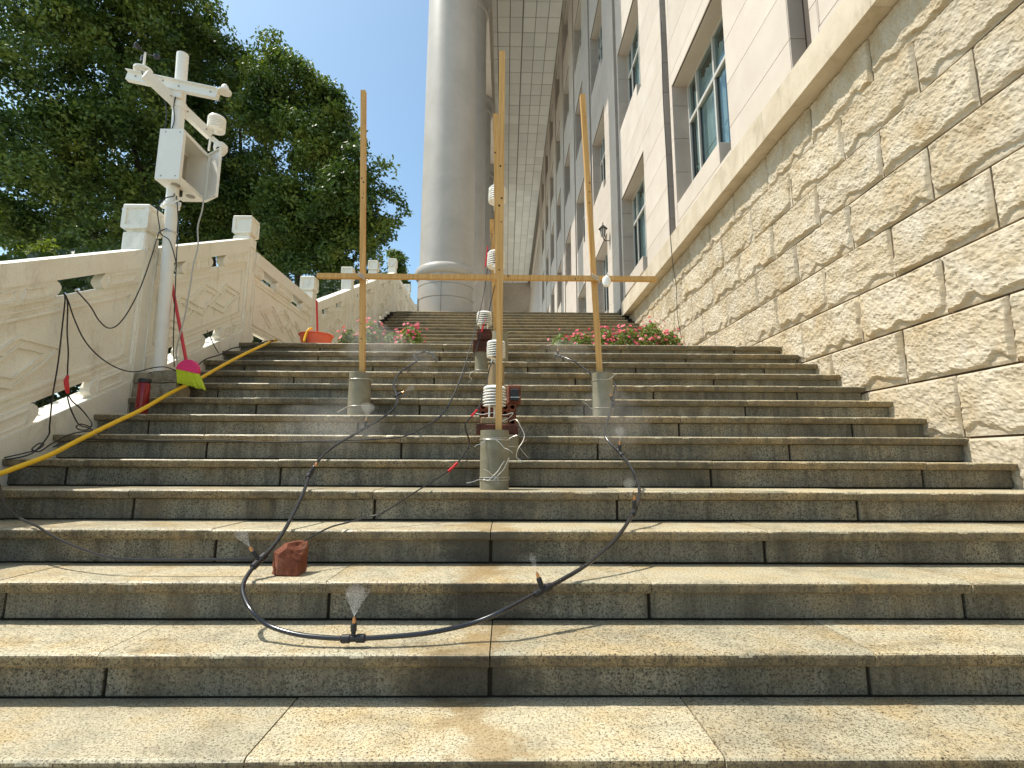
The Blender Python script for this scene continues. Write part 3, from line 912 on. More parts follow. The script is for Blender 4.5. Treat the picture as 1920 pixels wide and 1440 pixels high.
def sheared(m, poly, x0, x1, off):
    m.prism([(p[0], off(p[0]) + p[1]) for p in poly], 0, x0, x1)
def strip(m, a, b, w, off, x0, x1):
    A = Vector(a); B = Vector(b); d = (B - A).normalized(); n = Vector((-d.y, d.x)) * w / 2
    sheared(m, [tuple(A + n), tuple(B + n), tuple(B - n), tuple(A - n)], x0, x1, off)
def scroll(m, a, b, v0, v1, off, ra, rb, x0, x1):
    """block between rail and panel with hollowed ends"""
    p = []
    n = 5
    h = v1 - v0
    def end(y, s):
        return [(y + s * 0.045 * math.sin(math.pi * k / n) , v0 + h * k / n) for k in range(n + 1)]
    L = end(a, -1) if ra else [(a, v0), (a, v1)]
    R = end(b, 1) if rb else [(b, v0), (b, v1)]
    sheared(m, L[::-1] + R, x0, x1, off)
def panel(ya, yb, gaps_up, gaps_lo, foot, ndia):
    ya += 0.178; yb += 0.004
    sl = (railz(yb - 0.1) - railz(ya + 0.1)) / (yb - ya - 0.2)
    z0 = railz((ya + yb) / 2) - sl * ((ya + yb) / 2)
    off = lambda y: z0 + sl * y
    r = MB(); sheared(r, [(ya, -0.155), (yb, -0.155), (yb, -0.012), (yb, 0.0), (ya, 0.0), (ya, -0.012)], BI - 0.150, BI, off)
    r.build('rail', M['marble'], bal)
    px0, px1 = BI - 0.085, BI - 0.028
    p = MB(); sheared(p, [(ya, -0.955), (yb, -0.955), (yb, -0.280), (ya, -0.280)], px0, px1, off)
    po = p.build('panel', M['marble'], bal)
    b = MB()
    i0, i1, v0, v1 = ya + 0.075, yb - 0.075, -0.86, -0.37
    for (e, f) in (((i0, v0), (i1, v0)), ((i0, v1), (i1, v1)), ((i0, v0), (i0, v1)), ((i1, v0), (i1, v1))):
        strip(b, e, f, 0.020, off, px1 - 0.001, px1 + 0.012)
    for (e, f) in (((ya + 0.01, -0.325), (yb - 0.01, -0.325)), ((ya + 0.01, -0.91), (yb - 0.01, -0.91))):
        strip(b, e, f, 0.012, off, px1 - 0.001, px1 + 0.009)
    b.build('raised_border', M['marble'], po)
    dm = MB()
    cy = (ya + yb) / 2; W = (i1 - i0)
    hw = min(0.30, W * 0.24); hh = 0.155
    cs = [(cy + (k - (ndia - 1) / 2) * hw * 1.18, -0.615 + (0.03 if k % 2 else -0.03)) for k in range(ndia)]
    lay = 0
    for (c0, c1) in cs:
        s = 1.0
        for ss, ww in ((1.0, 0.020), (0.62, 0.012)):
            P = [(c0 - hw * ss, c1), (c0, c1 + hh * ss), (c0 + hw * ss, c1), (c0, c1 - hh * ss)]
            for k in range(4): strip(dm, P[k], P[(k + 1) % 4], ww, off, px1 - 0.001, px1 + 0.013 + lay * 0.0007 + k * 0.0001)
            lay += 1
    dm.build('diamond_relief', M['marble'], po)
    def row(gaps, v0, v1, nm):
        edges = [ya] + [q for gp in gaps for q in gp] + [yb]
        for k in range(0, len(edges), 2):
            a, c = edges[k], edges[k + 1]
            if c - a < 0.03: continue
            m = MB(); scroll(m, a + (0.045 if k else 0), c - (0.045 if k + 2 < len(edges) else 0), v0, v1, off, k > 0, k + 2 < len(edges), BI - 0.080, BI - 0.008)
            o = m.build('scroll_block', M['marble'], bal)
            if c - a > 0.2:
                d = MB()
                mid = [(a + 0.07, c - 0.07)] if c - a < 0.42 else [(a + 0.08, (a + c) / 2 - 0.03), ((a + c) / 2 + 0.03, c - 0.08)]
                for (e, f) in mid:
                    vv0, vv1 = v0 + 0.028, v1 - 0.028
                    for (s, t) in (((e, vv0), (f, vv0)), ((e, vv1), (f, vv1)), ((e, vv0), (e, vv1)), ((f, vv0), (f, vv1))):
                        strip(d, s, t, 0.010, off, BI - 0.009, BI + 0.001)
                d.build('raised_border', M['marble'], o)
    row(gaps_up, -0.280, -0.155, 'up')
    row(gaps_lo, -1.090, -0.955, 'lo')
    f = MB(); sheared(f, [(ya, -1.09 - foot), (yb, -1.09 - foot), (yb, -1.09), (ya, -1.09)], BI - 0.20, BI + 0.012, off)
    f.build('plinth', M['marble'], bal)
P_ = [p[0] for p in posts]
panel(-1.2, P_[0], [(-0.6, -0.2)], [(-0.6, -0.2)], 0.4, 2)
panel(P_[0], P_[1], [(2.42, 2.74), (3.296, 3.60)], [(2.35, 2.70), (3.26, 3.625)], 0.34, 3)
panel(P_[1], P_[2], [(4.29, 4.47), (4.94, 5.11)], [(4.36, 4.55), (4.936, 5.16)], 0.34, 3)
panel(P_[2], P_[3], [(6.0, 6.32), (6.86, 7.15)], [(5.86, 6.20), (6.86, 7.15)], 0.10, 3)
panel(P_[3], P_[4], [(7.98, 8.22), (8.62, 8.86)], [(7.98, 8.22), (8.62, 8.86)], 0.42, 2)
panel(P_[4], P_[5], [(9.80, 10.04), (10.44, 10.68)], [(9.80, 10.04), (10.44, 10.68)], 0.42, 2)
panel(P_[5], P_[6], [(11.6, 11.85), (12.25, 12.5)], [(11.6, 11.85), (12.25, 12.5)], 0.42, 2)
panel(P_[6], P_[7], [(13.5, 13.85), (14.3, 14.65)], [(13.5, 13.85), (14.3, 14.65)], 0.2, 2)
panel(P_[7], P_[8], [(15.5, 15.85), (16.3, 16.65)], [(15.5, 15.85), (16.3, 16.65)], 0.2, 2)
w = MB()
prof = [(-1.1, -1.0), (-1.1, slope_z(-1.1) - 0.02), (UY - 2.5, ZL - 0.02), (UY, ZL - 0.02), (UY + 4.6, ZP - 0.05), (17.1, ZP - 0.05), (17.1, -1.0)]
w.prism(prof, 0, -3.16, -2.985); 
tag(w.build('stair_side_wall', M['rubble'], None), 'rough stone side wall carrying the marble balustrade', None, None, 'structure')

# ------------------------------------------------------------------ rubble stones under the white pole
def lump(name, cx, cy, cz, sx, sy, sz, mat, seed, rough=0.10, sub=3, cuts=None):
    bm = bmesh.new()
    bmesh.ops.create_cube(bm, size=1.0)
    bmesh.ops.subdivide_edges(bm, edges=bm.edges[:], cuts=sub * 2 + 1, use_grid_fill=True)
    o = Vector((seed * 7.3, seed * 2.9, seed * 4.1))
    for v in bm.verts:
        p = v.co.copy()
        q = p.normalized() * 0.62
        p = p.lerp(q, 0.28)
        n = noise.fractal(p * 2.4 + o, 1.0, 2.0, 4)
        p *= 1.0 + rough * n
        if p.z < -0.47: p.z = -0.5
        v.co = Vector((cx + p.x * sx, cy + p.y * sy, cz + (p.z + 0.5) * sz))
    bm.verts.index_update()
    m = MB(); m.add([v.co for v in bm.verts], [[v.index for v in f.verts] for f in bm.faces], False); bm.free()
    return m.build(name, mat, None, (cx, cy, cz))
Z8 = nose(8)[1]
stones = [(-2.845, 4.13, Z8, 0.25, 0.20, 0.118, 'flat grey rubble stone at the bottom of the pile, against the carved post'),
          (-2.665, 4.11, Z8, 0.12, 0.19, 0.122, 'squarish rubble stone at the bottom right of the pile under the pole'),
          (-2.895, 4.12, Z8 + 0.118, 0.15, 0.17, 0.085, 'small grey rubble stone on the pile, left of the white pole'),
          (-2.70, 4.12, Z8 + 0.121, 0.25, 0.20, 0.098, 'round-ended tan rubble stone on top of the pile beside the broom')]
for i, (a, b, c_, d, e, f, lb) in enumerate(stones):
    tag(lump('rubble_stone', a, b, c_, d, e, f, M['rubble'], 3 + i, 0.14), lb, 'stone', 'rubble stones stacked under the white pole')

# ------------------------------------------------------------------ weather station on its white pole
pb = Vector((-2.815, 4.12, 1.49)); pt = Vector((-2.918, 4.12, 4.395))
def onp(z): return pb.lerp(pt, (z - pb.z) / (pt.z - pb.z))
ws = empty('weather_station', pb, 'white pole weather station with open equipment box, crossarms and sensors beside the balustrade', 'weather station')
q = MB(); q.lathe([(0.0475, 0), (0.0475, (pt - pb).length - 0.002), (0.045, (pt - pb).length)], pb, 28, True, pt - pb); q.build('pole', M['white'], ws)
q = MB(); q.lathe([(0.075, 0.0), (0.075, 0.012)], pb, 20, False); q.build('base_plate', M['white'], ws)
def clampring(z, r=0.062, h=0.035):
    c = onp(z); q = MB(); q.lathe([(0.048, -h / 2), (r, -h / 2), (r, h / 2), (0.048, h / 2)], c, 24, False)
    q.box(c.x + r - 0.004, c.x + r + 0.03, c.y - 0.03, c.y - 0.018, c.z - h / 2, c.z + h / 2)
    q.box(c.x - r - 0.025, c.x - r + 0.004, c.y - 0.02, c.y + 0.02, c.z - h / 2, c.z + h / 2)
    q.tube([(c.x + r, c.y - 0.06, c.z), (c.x + r + 0.05, c.y - 0.07, c.z + 0.02)], 0.006)
    q.build('clamp', M['white'], ws)
clampring(2.945)
q = MB(); c = onp(2.70); q.lathe([(0.048, -0.008), (0.054, -0.008), (0.054, 0.008), (0.048, 0.008)], c, 20, False); q.build('strap', M['wire'], ws)
# crossarm along X (angle section)
a0 = Vector((-3.318, 4.05, 4.115)); a1 = Vector((-2.522, 4.05, 3.945))
q = MB(); q.beam(a0, a1, 0.045, 0.085); q.beam(a0 + Vector((0, -0.03, 0.036)), a1 + Vector((0, -0.03, 0.036)), 0.035, 0.008); q.build('crossarm', M['white'], ws)
# lower arm running back from the viewer
b0 = Vector((-2.97, 3.93, 3.965)); b1 = Vector((-2.735, 4.36, 3.775))
b0 = Vector((-3.03, 3.86, 3.985)); b1 = Vector((-2.755, 4.37, 3.775))
q = MB(); q.beam(b0, b1, 0.045, 0.085); q.build('crossarm', M['white'], ws)
q = MB(); c = onp(3.98); q.box(c.x - 0.06, c.x + 0.06, c.y - 0.075, c.y - 0.047, c.z - 0.06, c.z + 0.05); c = onp(3.88); q.lathe([(0.048, -0.03), (0.058, -0.03), (0.058, 0.03), (0.048, 0.03)], c, 20, False); q.build('arm_bracket', M['white'], ws)
# anemometer: flange, spindle, three cups
an = Vector((-3.19, 4.04, 4.16))
q = MB(); q.lathe([(0.03, -0.004), (0.072, -0.004), (0.072, 0.014), (0.03, 0.014)], an, 24, False); q.lathe([(0.032, -0.02), (0.032, 0.03), (0.02, 0.05), (0.009, 0.06), (0.009, 0.18)], an, 16); fl = q.build('anemometer', M['white'], ws)
q = MB()
for k in range(3):
    t = math.radians(25 + 120 * k); e = an + Vector((0.085 * math.cos(t), 0.085 * math.sin(t), 0.17))
    q.tube([an + Vector((0, 0, 0.17)), e], 0.0035, 6)
    dr = Vector((-math.sin(t), math.cos(t), 0))
    q.lathe([(0.002, -0.026), (0.016, -0.022), (0.026, -0.008), (0.028, 0.0)], e, 14, True, dr)
q.build('cup_rotor', M['black'], fl)
# light sensor dome at the right end
ds = a1 + Vector((0.055, -0.005, 0.03))
q = MB(); q.beam(a1 + Vector((-0.03, 0, 0.02)), ds + Vector((0, 0, -0.006)), 0.05, 0.012); q.lathe([(0.055, -0.012), (0.055, 0.002), (0.034, 0.006)], ds, 22, False)
q.lathe([(0.032, 0.004), (0.032, 0.03), (0.027, 0.048), (0.015, 0.062), (0.0, 0.066)], ds, 20); q.build('light_sensor', M['white'], ws)
# ribbed radiation shield on the far arm
sh = b1 + Vector((0.045, 0.0, 0.05))
q = MB(); pr = []
for k in range(6):
    z = 0.018 * k
    pr += [(0.058, z), (0.074, z + 0.001), (0.077, z + 0.006), (0.070, z + 0.014), (0.060, z + 0.0155)]
pr += [(0.070, 0.110), (0.077, 0.116), (0.070, 0.130), (0.03, 0.138), (0.0, 0.139)]
q.lathe([(0.0, 0.0)] + pr, sh, 28); q.lathe([(0.02, -0.03), (0.02, 0.001)], sh, 12); q.build('radiation_shield', M['shield'], ws)
# dome camera under it
cb = b1 + Vector((0.085, 0.03, -0.11))
q = MB(); q.beam(b1 + Vector((0.0, 0.02, -0.01)), cb + Vector((0, 0, 0.03)), 0.03, 0.04); q.lathe([(0.0, 0.055), (0.035, 0.052), (0.058, 0.03), (0.060, -0.01), (0.056, -0.02)], cb, 24)
q.lathe([(0.052, -0.015), (0.050, -0.035), (0.036, -0.058), (0.0, -0.068)], cb, 22); dome = q.build('dome_camera', M['white'], ws)
q = MB(); dv = Vector((0.25, -0.85, -0.35)).normalized(); q.lathe([(0.022, 0.0), (0.022, 0.008), (0.012, 0.010), (0.012, 0.006), (0.0, 0.006)], cb + Vector((0, 0, -0.02)) + dv * 0.048, 16, False, dv); q.build('lens', M['black'], dome)
q = MB(); q.beam(b1 + Vector((0.02, -0.03, -0.04)), b1 + Vector((0.015, -0.03, -0.17)), 0.014); q.build('antenna', M['white'], ws)
# equipment box, opening to the right, door ajar at its far edge
bx0, bx1, by0, by1, bz0, bz1 = -2.945, -2.745, 3.99, 4.37, 3.115, 3.575
q = MB(); t = 0.012
q.box(bx0, bx0 + t, by0, by1, bz0, bz1)
q.box(bx0 + t, bx1, by0, by0 + t, bz0, bz1); q.box(bx0 + t, bx1, by1 - t, by1, bz0, bz1)
q.box(bx0 + t, bx1, by0 + t, by1 - t, bz0, bz0 + t); q.box(bx0 + t, bx1, by0 + t, by1 - t, bz1 - t, bz1)
q.box(bx1 - 0.004, bx1 + 0.002, by0 + t, by0 + t + 0.022, bz0 + t, bz1 - t); q.box(bx1 - 0.004, bx1 + 0.002, by0 + t + 0.022, by1 - t, bz0 + t, bz0 + t + 0.022)
q.box(bx1 - 0.004, bx1 + 0.002, by0 + t + 0.022, by1 - t, bz1 - t - 0.022, bz1 - t)
enc = q.build('enclosure', M['white'], ws)
q = MB(); q.box(bx0 + t + 0.004, bx0 + t + 0.010, by0 + 0.03, by1 - 0.03, bz0 + 0.04, bz1 - 0.04); q.build('back_plate', M['boxin'], enc)
q = MB(); q.lathe([(0.0, -0.003), (0.036, -0.003), (0.036, 0.0)], ((bx0 + bx1) / 2 + 0.02, by0 + 0.09, bz0 - 0.0005), 22, False); q.build('vent', M['vent'], enc)
q = MB(); q.lathe([(0.0, -0.003), (0.036, -0.003), (0.036, 0.0)], ((bx0 + bx1) / 2 + 0.03, by1 - 0.10, bz0 - 0.0005), 22, False); q.build('vent', M['vent'], enc)
# door: hinged on the far vertical edge and swung out
hx, hy = bx1 + 0.004, by1 + 0.004
ang = math.radians(-58)
dv = Vector((math.sin(-ang) * 1.0, -math.cos(ang), 0)); nv = Vector((dv.y, -dv.x, 0))
q = MB()
def dpt(u, w_, z): p = Vector((hx, hy, 0)) + dv * u + nv * w_; return (p.x, p.y, z)
def dbox(u0, u1, w0, w1, z0, z1):
    vs = [dpt(u, w_, z) for z in (z0, z1) for w_ in (w0, w1) for u in (u0, u1)]
    q.add(vs, [(0, 2, 3, 1), (4, 5, 7, 6), (0, 1, 5, 4), (2, 6, 7, 3), (0, 4, 6, 2), (1, 3, 7, 5)])
DL = 0.20
dbox(0, DL, 0, 0.004, bz0 - 0.005, bz1 + 0.005)
dbox(0, 0.006, 0.004, 0.022, bz0 - 0.005, bz1 + 0.005); dbox(DL - 0.006, DL, 0.004, 0.022, bz0 - 0.005, bz1 + 0.005)
dbox(0.006, DL - 0.006, 0.004, 0.022, bz0 - 0.005, bz0 + 0.001); dbox(0.006, DL - 0.006, 0.004, 0.022, bz1 - 0.001, bz1 + 0.005)
q.build('door', M['white'], enc)
q = MB(); q.tube([(bx0 + 0.10, by0 + 0.19, bz0 + 0.02), (bx0 + 0.10, by0 + 0.19, bz0 - 0.05)], 0.016, 10); q.tube([(bx0 + 0.08, by0 + 0.16, bz0 + 0.02), (bx0 + 0.075, by0 + 0.15, bz0 - 0.04)], 0.011, 8); q.build('cable_gland', M['black'], enc)
for (p, d_) in ((a0.lerp(a1, 0.40) + Vector((0, -0.024, 0.01)), (0, -1, 0)), (a0.lerp(a1, 0.58) + Vector((0, -0.024, -0.01)), (0, -1, 0)), (a0.lerp(a1, 0.93) + Vector((0, -0.024, 0)), (0, -1, 0)), (a0.lerp(a1, 0.10) + Vector((0, -0.024, 0)), (0, -1, 0)),
               (b0.lerp(b1, 0.35) + Vector((0.024, -0.012, 0.0)), (0.9, -0.4, 0)), (b0.lerp(b1, 0.60) + Vector((0.024, -0.012, 0.0)), (0.9, -0.4, 0)), (b0.lerp(b1, 0.9) + Vector((0.024, -0.012, 0.0)), (0.9, -0.4, 0))):
    q = MB(); q.lathe([(0.0075, -0.002), (0.0075, 0.004), (0.004, 0.006), (0.0, 0.006)], p, 6, False, d_); q.build('bolt', M['vent'], ws)
for z_ in (bz0 + 0.03, bz1 - 0.03):
    for x_ in (bx0 + 0.05, bx1 - 0.03):
        q = MB(); q.lathe([(0.006, 0.0), (0.006, 0.002), (0.0, 0.003)], (x_, by0 - 0.0005, z_), 10, False, (0, -1, 0)); q.build('screw', M['vent'], enc)
def pcable(name, pts, r, mat, n=6):
    q = MB(); q.tube(spline(pts, n), r, 6); return q.build(name, mat, ws)
pcable('cable', [(-3.17, 4.0, 4.12), (-3.10, 3.97, 4.02), (-3.0, 4.02, 3.93), (-2.955, 4.05, 3.80), (-2.95, 4.05, 3.58)], 0.0045, M['black'])
pcable('cable', [(-2.88, 4.05, 3.97), (-2.90, 4.055, 3.85), (-2.885, 4.06, 3.70), (-2.90, 4.05, 3.58)], 0.0045, M['black'])
pcable('cable', [(-2.821, 4.100, 3.022), (-2.741, 4.040, 2.742), (-2.712, 4.020, 2.453), (-2.675, 4.000, 2.083), (-2.651, 4.000, 1.730), (-2.622, 4.000, 1.523)], 0.0045, M['black'])
pcable('cable', [(-2.842, 4.100, 3.051), (-2.814, 4.050, 2.994), (-2.843, 4.000, 2.947), (-2.880, 3.980, 2.842), (-2.850, 3.980, 2.688), (-2.840, 4.000, 2.628), (-2.789, 4.030, 2.586), (-2.711, 4.020, 2.398), (-2.709, 4.020, 2.338)], 0.0045, M['black'])
pcable('grey_cable', [(-2.653, 4.200, 3.069), (-2.643, 4.180, 2.934), (-2.646, 4.150, 2.772), (-2.616, 4.130, 2.585), (-2.620, 4.100, 2.393), (-2.615, 4.080, 2.201), (-2.619, 4.060, 1.967), (-2.638, 4.050, 1.786), (-2.653, 4.050, 1.645), (-2.602, 4.030, 1.520)], 0.0065, M['greycable'])

# ------------------------------------------------------------------ loose cables
def cable(name, pts, r, mat, label, group=None, n=6, cat='cable', seg=6):
    P = [Vector(p) for p in pts]
    q = MB(); q.tube(spline(P, n), r, seg)
    o = q.build(name, mat, None, P[0]); tag(o, label, cat, group); return o
cable('black_cable', [(-2.915, 3.262, 1.878), (-2.915, 3.289, 1.862), (-2.915, 3.311, 1.799), (-2.915, 3.332, 1.641), (-2.915, 3.363, 1.503), (-2.915, 3.375, 1.397), (-2.900, 3.379, 1.237), (-2.900, 3.402, 1.168), (-2.900, 3.443, 1.101), (-2.900, 3.506, 1.031), (-2.715, 3.369, 0.997), (-2.612, 3.320, 0.954)], 0.0045, M['black'], 'black cord with a red connector hanging straight down from the balustrade opening', 'black cords at the balustrade')
o = bpy.data.objects['black_cable']
q = MB(); q.tube([(-2.900, 3.366, 1.345), (-2.900, 3.359, 1.308), (-2.900, 3.376, 1.254), (-2.900, 3.385, 1.227)], [0.008, 0.014, 0.013, 0.008], 8); q.build('connector', M['redwire'], o)
cable('black_cable', [(-2.912, 3.263, 1.872), (-2.912, 3.280, 1.844), (-2.912, 3.288, 1.665), (-2.912, 3.295, 1.417), (-2.912, 3.289, 1.207), (-2.912, 3.293, 1.087), (-2.912, 3.298, 1.002), (-2.911, 3.295, 0.941), (-2.788, 3.066, 0.830), (-2.868, 2.993, 0.792)], 0.0045, M['black'], 'black cord slanting down left of the one with the red connector', 'black cords at the balustrade')
cable('black_cable', [(-2.912, 3.271, 1.874), (-2.912, 3.306, 1.835), (-2.912, 3.375, 1.726), (-2.912, 3.482, 1.604), (-2.912, 3.638, 1.516), (-2.900, 3.809, 1.469), (-2.874, 3.940, 1.472), (-2.775, 3.970, 1.508), (-2.693, 4.000, 1.522), (-2.606, 4.000, 1.493)], 0.0045, M['black'], 'black cord sagging in a long bow to the foot of the white pole', 'black cords at the balustrade')
cable('black_cable', [(-2.912, 3.356, 1.922), (-2.912, 3.389, 1.910), (-2.912, 3.488, 1.855), (-2.912, 3.571, 1.782), (-2.912, 3.666, 1.748), (-2.912, 3.756, 1.801), (-2.900, 3.832, 1.941), (-2.900, 3.924, 2.166), (-2.848, 3.930, 2.423), (-2.846, 3.960, 2.577), (-2.870, 4.020, 2.665), (-2.844, 4.060, 2.712)], 0.0045, M['black'], 'black cord looping up from the balustrade opening and tied to the white pole', 'black cords at the balustrade')
cable('black_cable', [(-2.700, 4.260, 1.544), (-2.825, 4.591, 1.622), (-2.884, 4.838, 1.751), (-2.838, 4.991, 1.830), (-2.820, 5.178, 1.937), (-2.705, 5.312, 1.997), (-2.652, 5.547, 2.100), (-2.505, 5.480, 2.100)], 0.006, M['black'], 'black cord trailing up the step ends behind the broom to the landing', 'black cords at the balustrade')
cable('black_cable', [(-2.915, 4.871, 2.043), (-2.915, 4.921, 2.013), (-2.915, 4.998, 1.940), (-2.915, 5.105, 1.870)], 0.0045, M['black'], 'short black cord dangling from the drain opening below the second panel', 'black cords at the balustrade')
cable('sensor_cable', [(-0.143, 4.740, 2.999), (-0.167, 4.600, 2.719), (-0.206, 4.450, 2.300), (-0.279, 4.250, 1.853), (-0.355, 4.050, 1.494), (-0.412, 3.900, 1.280), (-0.456, 3.619, 1.122), (-0.518, 3.466, 1.043), (-0.600, 3.333, 0.974), (-0.705, 3.267, 0.939), (-1.004, 3.254, 0.920), (-1.169, 3.245, 0.916), (-1.494, 3.229, 0.907), (-1.770, 3.247, 0.917), (-2.167, 3.243, 0.915), (-2.507, 3.254, 0.921), (-2.705, 3.252, 0.920), (-2.748, 3.157, 0.870)], 0.0042, M['black'], 'long thin black cable with a red joint, from the shortest batten to the left steps', 'sensor cables')
cable('sensor_cable', [(-0.112, 4.740, 2.480), (-0.142, 4.740, 2.345), (-0.173, 4.660, 2.162), (-0.214, 4.600, 2.032), (-0.251, 4.580, 1.885), (-0.283, 4.500, 1.758), (-0.350, 4.300, 1.560), (-0.392, 4.100, 1.392), (-0.421, 3.765, 1.203), (-0.467, 3.538, 1.085), (-0.542, 3.415, 1.021), (-0.597, 3.315, 0.969)], 0.0040, M['black'], 'black cable dropping from the top brick stack beside the long thin one', 'sensor cables')
cable('sensor_cable', [(-0.096, 3.780, 1.546), (-0.123, 3.750, 1.483), (-0.136, 3.600, 1.359), (-0.151, 3.300, 1.223), (-0.168, 3.120, 1.117), (-0.221, 3.100, 1.050), (-0.245, 3.080, 1.000), (-0.226, 3.198, 0.908), (-0.251, 3.036, 0.824), (-0.306, 2.891, 0.749), (-0.379, 2.784, 0.694), (-0.469, 2.663, 0.631), (-0.580, 2.512, 0.552), (-0.650, 2.492, 0.531), (-0.736, 2.449, 0.509), (-0.799, 2.419, 0.493), (-0.850, 2.365, 0.465), (-0.896, 2.306, 0.435), (-0.930, 2.280, 0.400)], 0.0042, M['black'], 'black cable with red joints, from the lowest sensor to the broken brick', 'sensor cables')
for nm, pts, r in (('SL1R', [(-0.181, 4.600, 2.815), (-0.188, 4.600, 2.746), (-0.199, 4.550, 2.593)], 0.0062), ('SL2R', [(-0.191, 4.610, 2.117), (-0.209, 4.600, 2.052), (-0.227, 4.580, 1.976)], 0.0062)):
    q = MB(); q.tube(pts, r, 6); q.build('red_joint', M['redwire'], bpy.data.objects['sensor_cable' if nm == 'SL1R' else 'sensor_cable.001'])
for pts in ([(-0.174, 3.110, 1.106), (-0.193, 3.100, 1.082), (-0.209, 3.100, 1.063)], [(-0.277, 2.958, 0.784), (-0.296, 2.910, 0.759), (-0.318, 2.869, 0.737)]):
    q = MB(); q.tube(pts, 0.0068, 6); q.build('red_joint', M['redwire'], bpy.data.objects['sensor_cable.002'])
cable('black_cable', [(-2.900, 3.385, 1.227), (-2.900, 3.426, 1.182), (-2.900, 3.497, 1.143), (-2.900, 3.563, 1.094), (-2.754, 3.431, 1.030), (-2.738, 3.387, 0.991), (-2.789, 3.385, 0.988), (-2.839, 3.413, 1.010), (-2.824, 3.430, 1.029), (-2.752, 3.414, 1.011)], 0.0042, M['black'], 'black cord from the red connector curling onto the left step end', 'black cords at the balustrade')
cable('black_cable', [(-2.898, 3.017, 0.804), (-2.852, 3.070, 0.827), (-2.799, 3.110, 0.853), (-2.812, 3.161, 0.889), (-2.844, 3.161, 0.889), (-2.831, 3.110, 0.853), (-2.774, 3.101, 0.843), (-2.785, 3.196, 0.897), (-2.778, 3.334, 0.964), (-2.617, 3.387, 0.989)], 0.0042, M['black'], 'slack coil of black cord lying on the left step ends under the yellow hose', 'black cords at the balustrade')
cable('black_cable', [(-2.841, 2.901, 0.739), (-2.674, 2.773, 0.672), (-2.532, 2.656, 0.612), (-2.422, 2.569, 0.567), (-2.267, 2.482, 0.521), (-2.142, 2.429, 0.494), (-1.980, 2.351, 0.453), (-1.817, 2.285, 0.419), (-1.635, 2.229, 0.390), (-1.429, 2.217, 0.384), (-1.208, 2.214, 0.387), (-1.044, 2.220, 0.390)], 0.0055, M['black'], 'black feed cable lying across the lower left steps to the hose')
cable('wall_wire', [(2.975, 8.690, 9.253), (2.972, 8.783, 7.722), (2.970, 8.731, 6.361), (2.965, 8.677, 5.482), (2.900, 8.507, 4.784), (2.893, 8.469, 4.468), (2.893, 8.404, 4.099), (2.980, 8.558, 3.866), (3.010, 8.649, 3.653), (3.030, 8.717, 3.381), (3.030, 8.640, 3.118), (3.035, 8.575, 2.901)], 0.006, M['black'], 'thin dark wire hanging down over the ledge and rock-faced wall')

# ------------------------------------------------------------------ hoses
hose = empty('mist_hose', (0.514, 5.012, 1.851), 'black misting hose looped over the steps with small brass spray nozzles', 'hose')
HP = [(0.514, 5.012, 1.851), (0.575, 4.943, 1.815), (0.668, 4.779, 1.730), (0.706, 4.332, 1.568), (0.750, 4.175, 1.486), (0.865, 4.054, 1.423), (0.839, 3.861, 1.323), (0.783, 3.686, 1.232), (0.705, 3.505, 1.088), (0.639, 3.291, 0.977), (0.651, 3.205, 0.912), (0.688, 3.081, 0.847), (0.711, 2.909, 0.758), (0.706, 2.751, 0.676), (0.678, 2.637, 0.617), (0.623, 2.525, 0.559), (0.544, 2.400, 0.494), (0.447, 2.279, 0.431), (0.330, 2.170, 0.374), (0.220, 2.091, 0.333), (0.108, 2.020, 0.297), (-0.012, 1.944, 0.257), (-0.126, 1.929, 0.219), (-0.271, 1.893, 0.200), (-0.416, 1.876, 0.192), (-0.524, 1.872, 0.189), (-0.635, 1.876, 0.192), (-0.733, 1.891, 0.199), (-0.838, 1.925, 0.217), (-0.911, 1.948, 0.259), (-0.982, 2.024, 0.299), (-1.010, 2.084, 0.329), (-1.014, 2.153, 0.365), (-0.999, 2.234, 0.407), (-0.991, 2.359, 0.473), (-1.010, 2.539, 0.566), (-1.037, 2.707, 0.653), (-1.070, 2.853, 0.729), (-1.074, 2.999, 0.805), (-1.036, 3.170, 0.894), (-0.916, 3.411, 1.019), (-0.834, 3.621, 1.128), (-0.812, 3.790, 1.216), (-0.862, 3.986, 1.318), (-0.926, 4.169, 1.413), (-0.944, 4.425, 1.546), (-0.893, 4.656, 1.666), (-0.856, 4.798, 1.740), (-0.905, 4.947, 1.817), (-0.866, 5.054, 1.873), (-0.808, 5.091, 1.892), (-0.730, 5.003, 1.847), (-0.691, 4.850, 1.767)]
q = MB(); HS = spline(HP, 8); q.tube(HS, 0.0085, 10); q.build('tube', M['hose'], hose)
NZ = [((-0.520, 1.872, 0.189), (-0.452, 1.874, 0.190), (0.000, 0.000, 1.000)), ((-1.008, 2.191, 0.385), (-0.999, 2.234, 0.407), (-0.550, -0.100, 0.800)), ((0.145, 2.041, 0.307), (0.220, 2.091, 0.333), (-0.350, 0.000, 1.000)), ((0.625, 2.529, 0.561), (0.671, 2.624, 0.610), (0.000, -0.100, 1.000)), ((-1.066, 2.837, 0.721), (-1.074, 2.999, 0.805), (0.450, 0.000, 0.800)), ((-0.931, 3.387, 1.007), (-0.874, 3.517, 1.074), (0.100, 0.000, 1.000)), ((-0.854, 3.954, 1.301), (-0.812, 3.790, 1.216), (0.900, 0.000, 0.450)), ((0.688, 3.081, 0.847), (0.702, 2.983, 0.797), (-0.050, 0.000, 1.000)), ((0.773, 3.657, 1.217), (0.818, 3.808, 1.295), (-0.300, -0.300, 0.900)), ((0.517, 4.994, 1.842), (0.575, 4.943, 1.815), (0.000, 0.000, 1.000))]
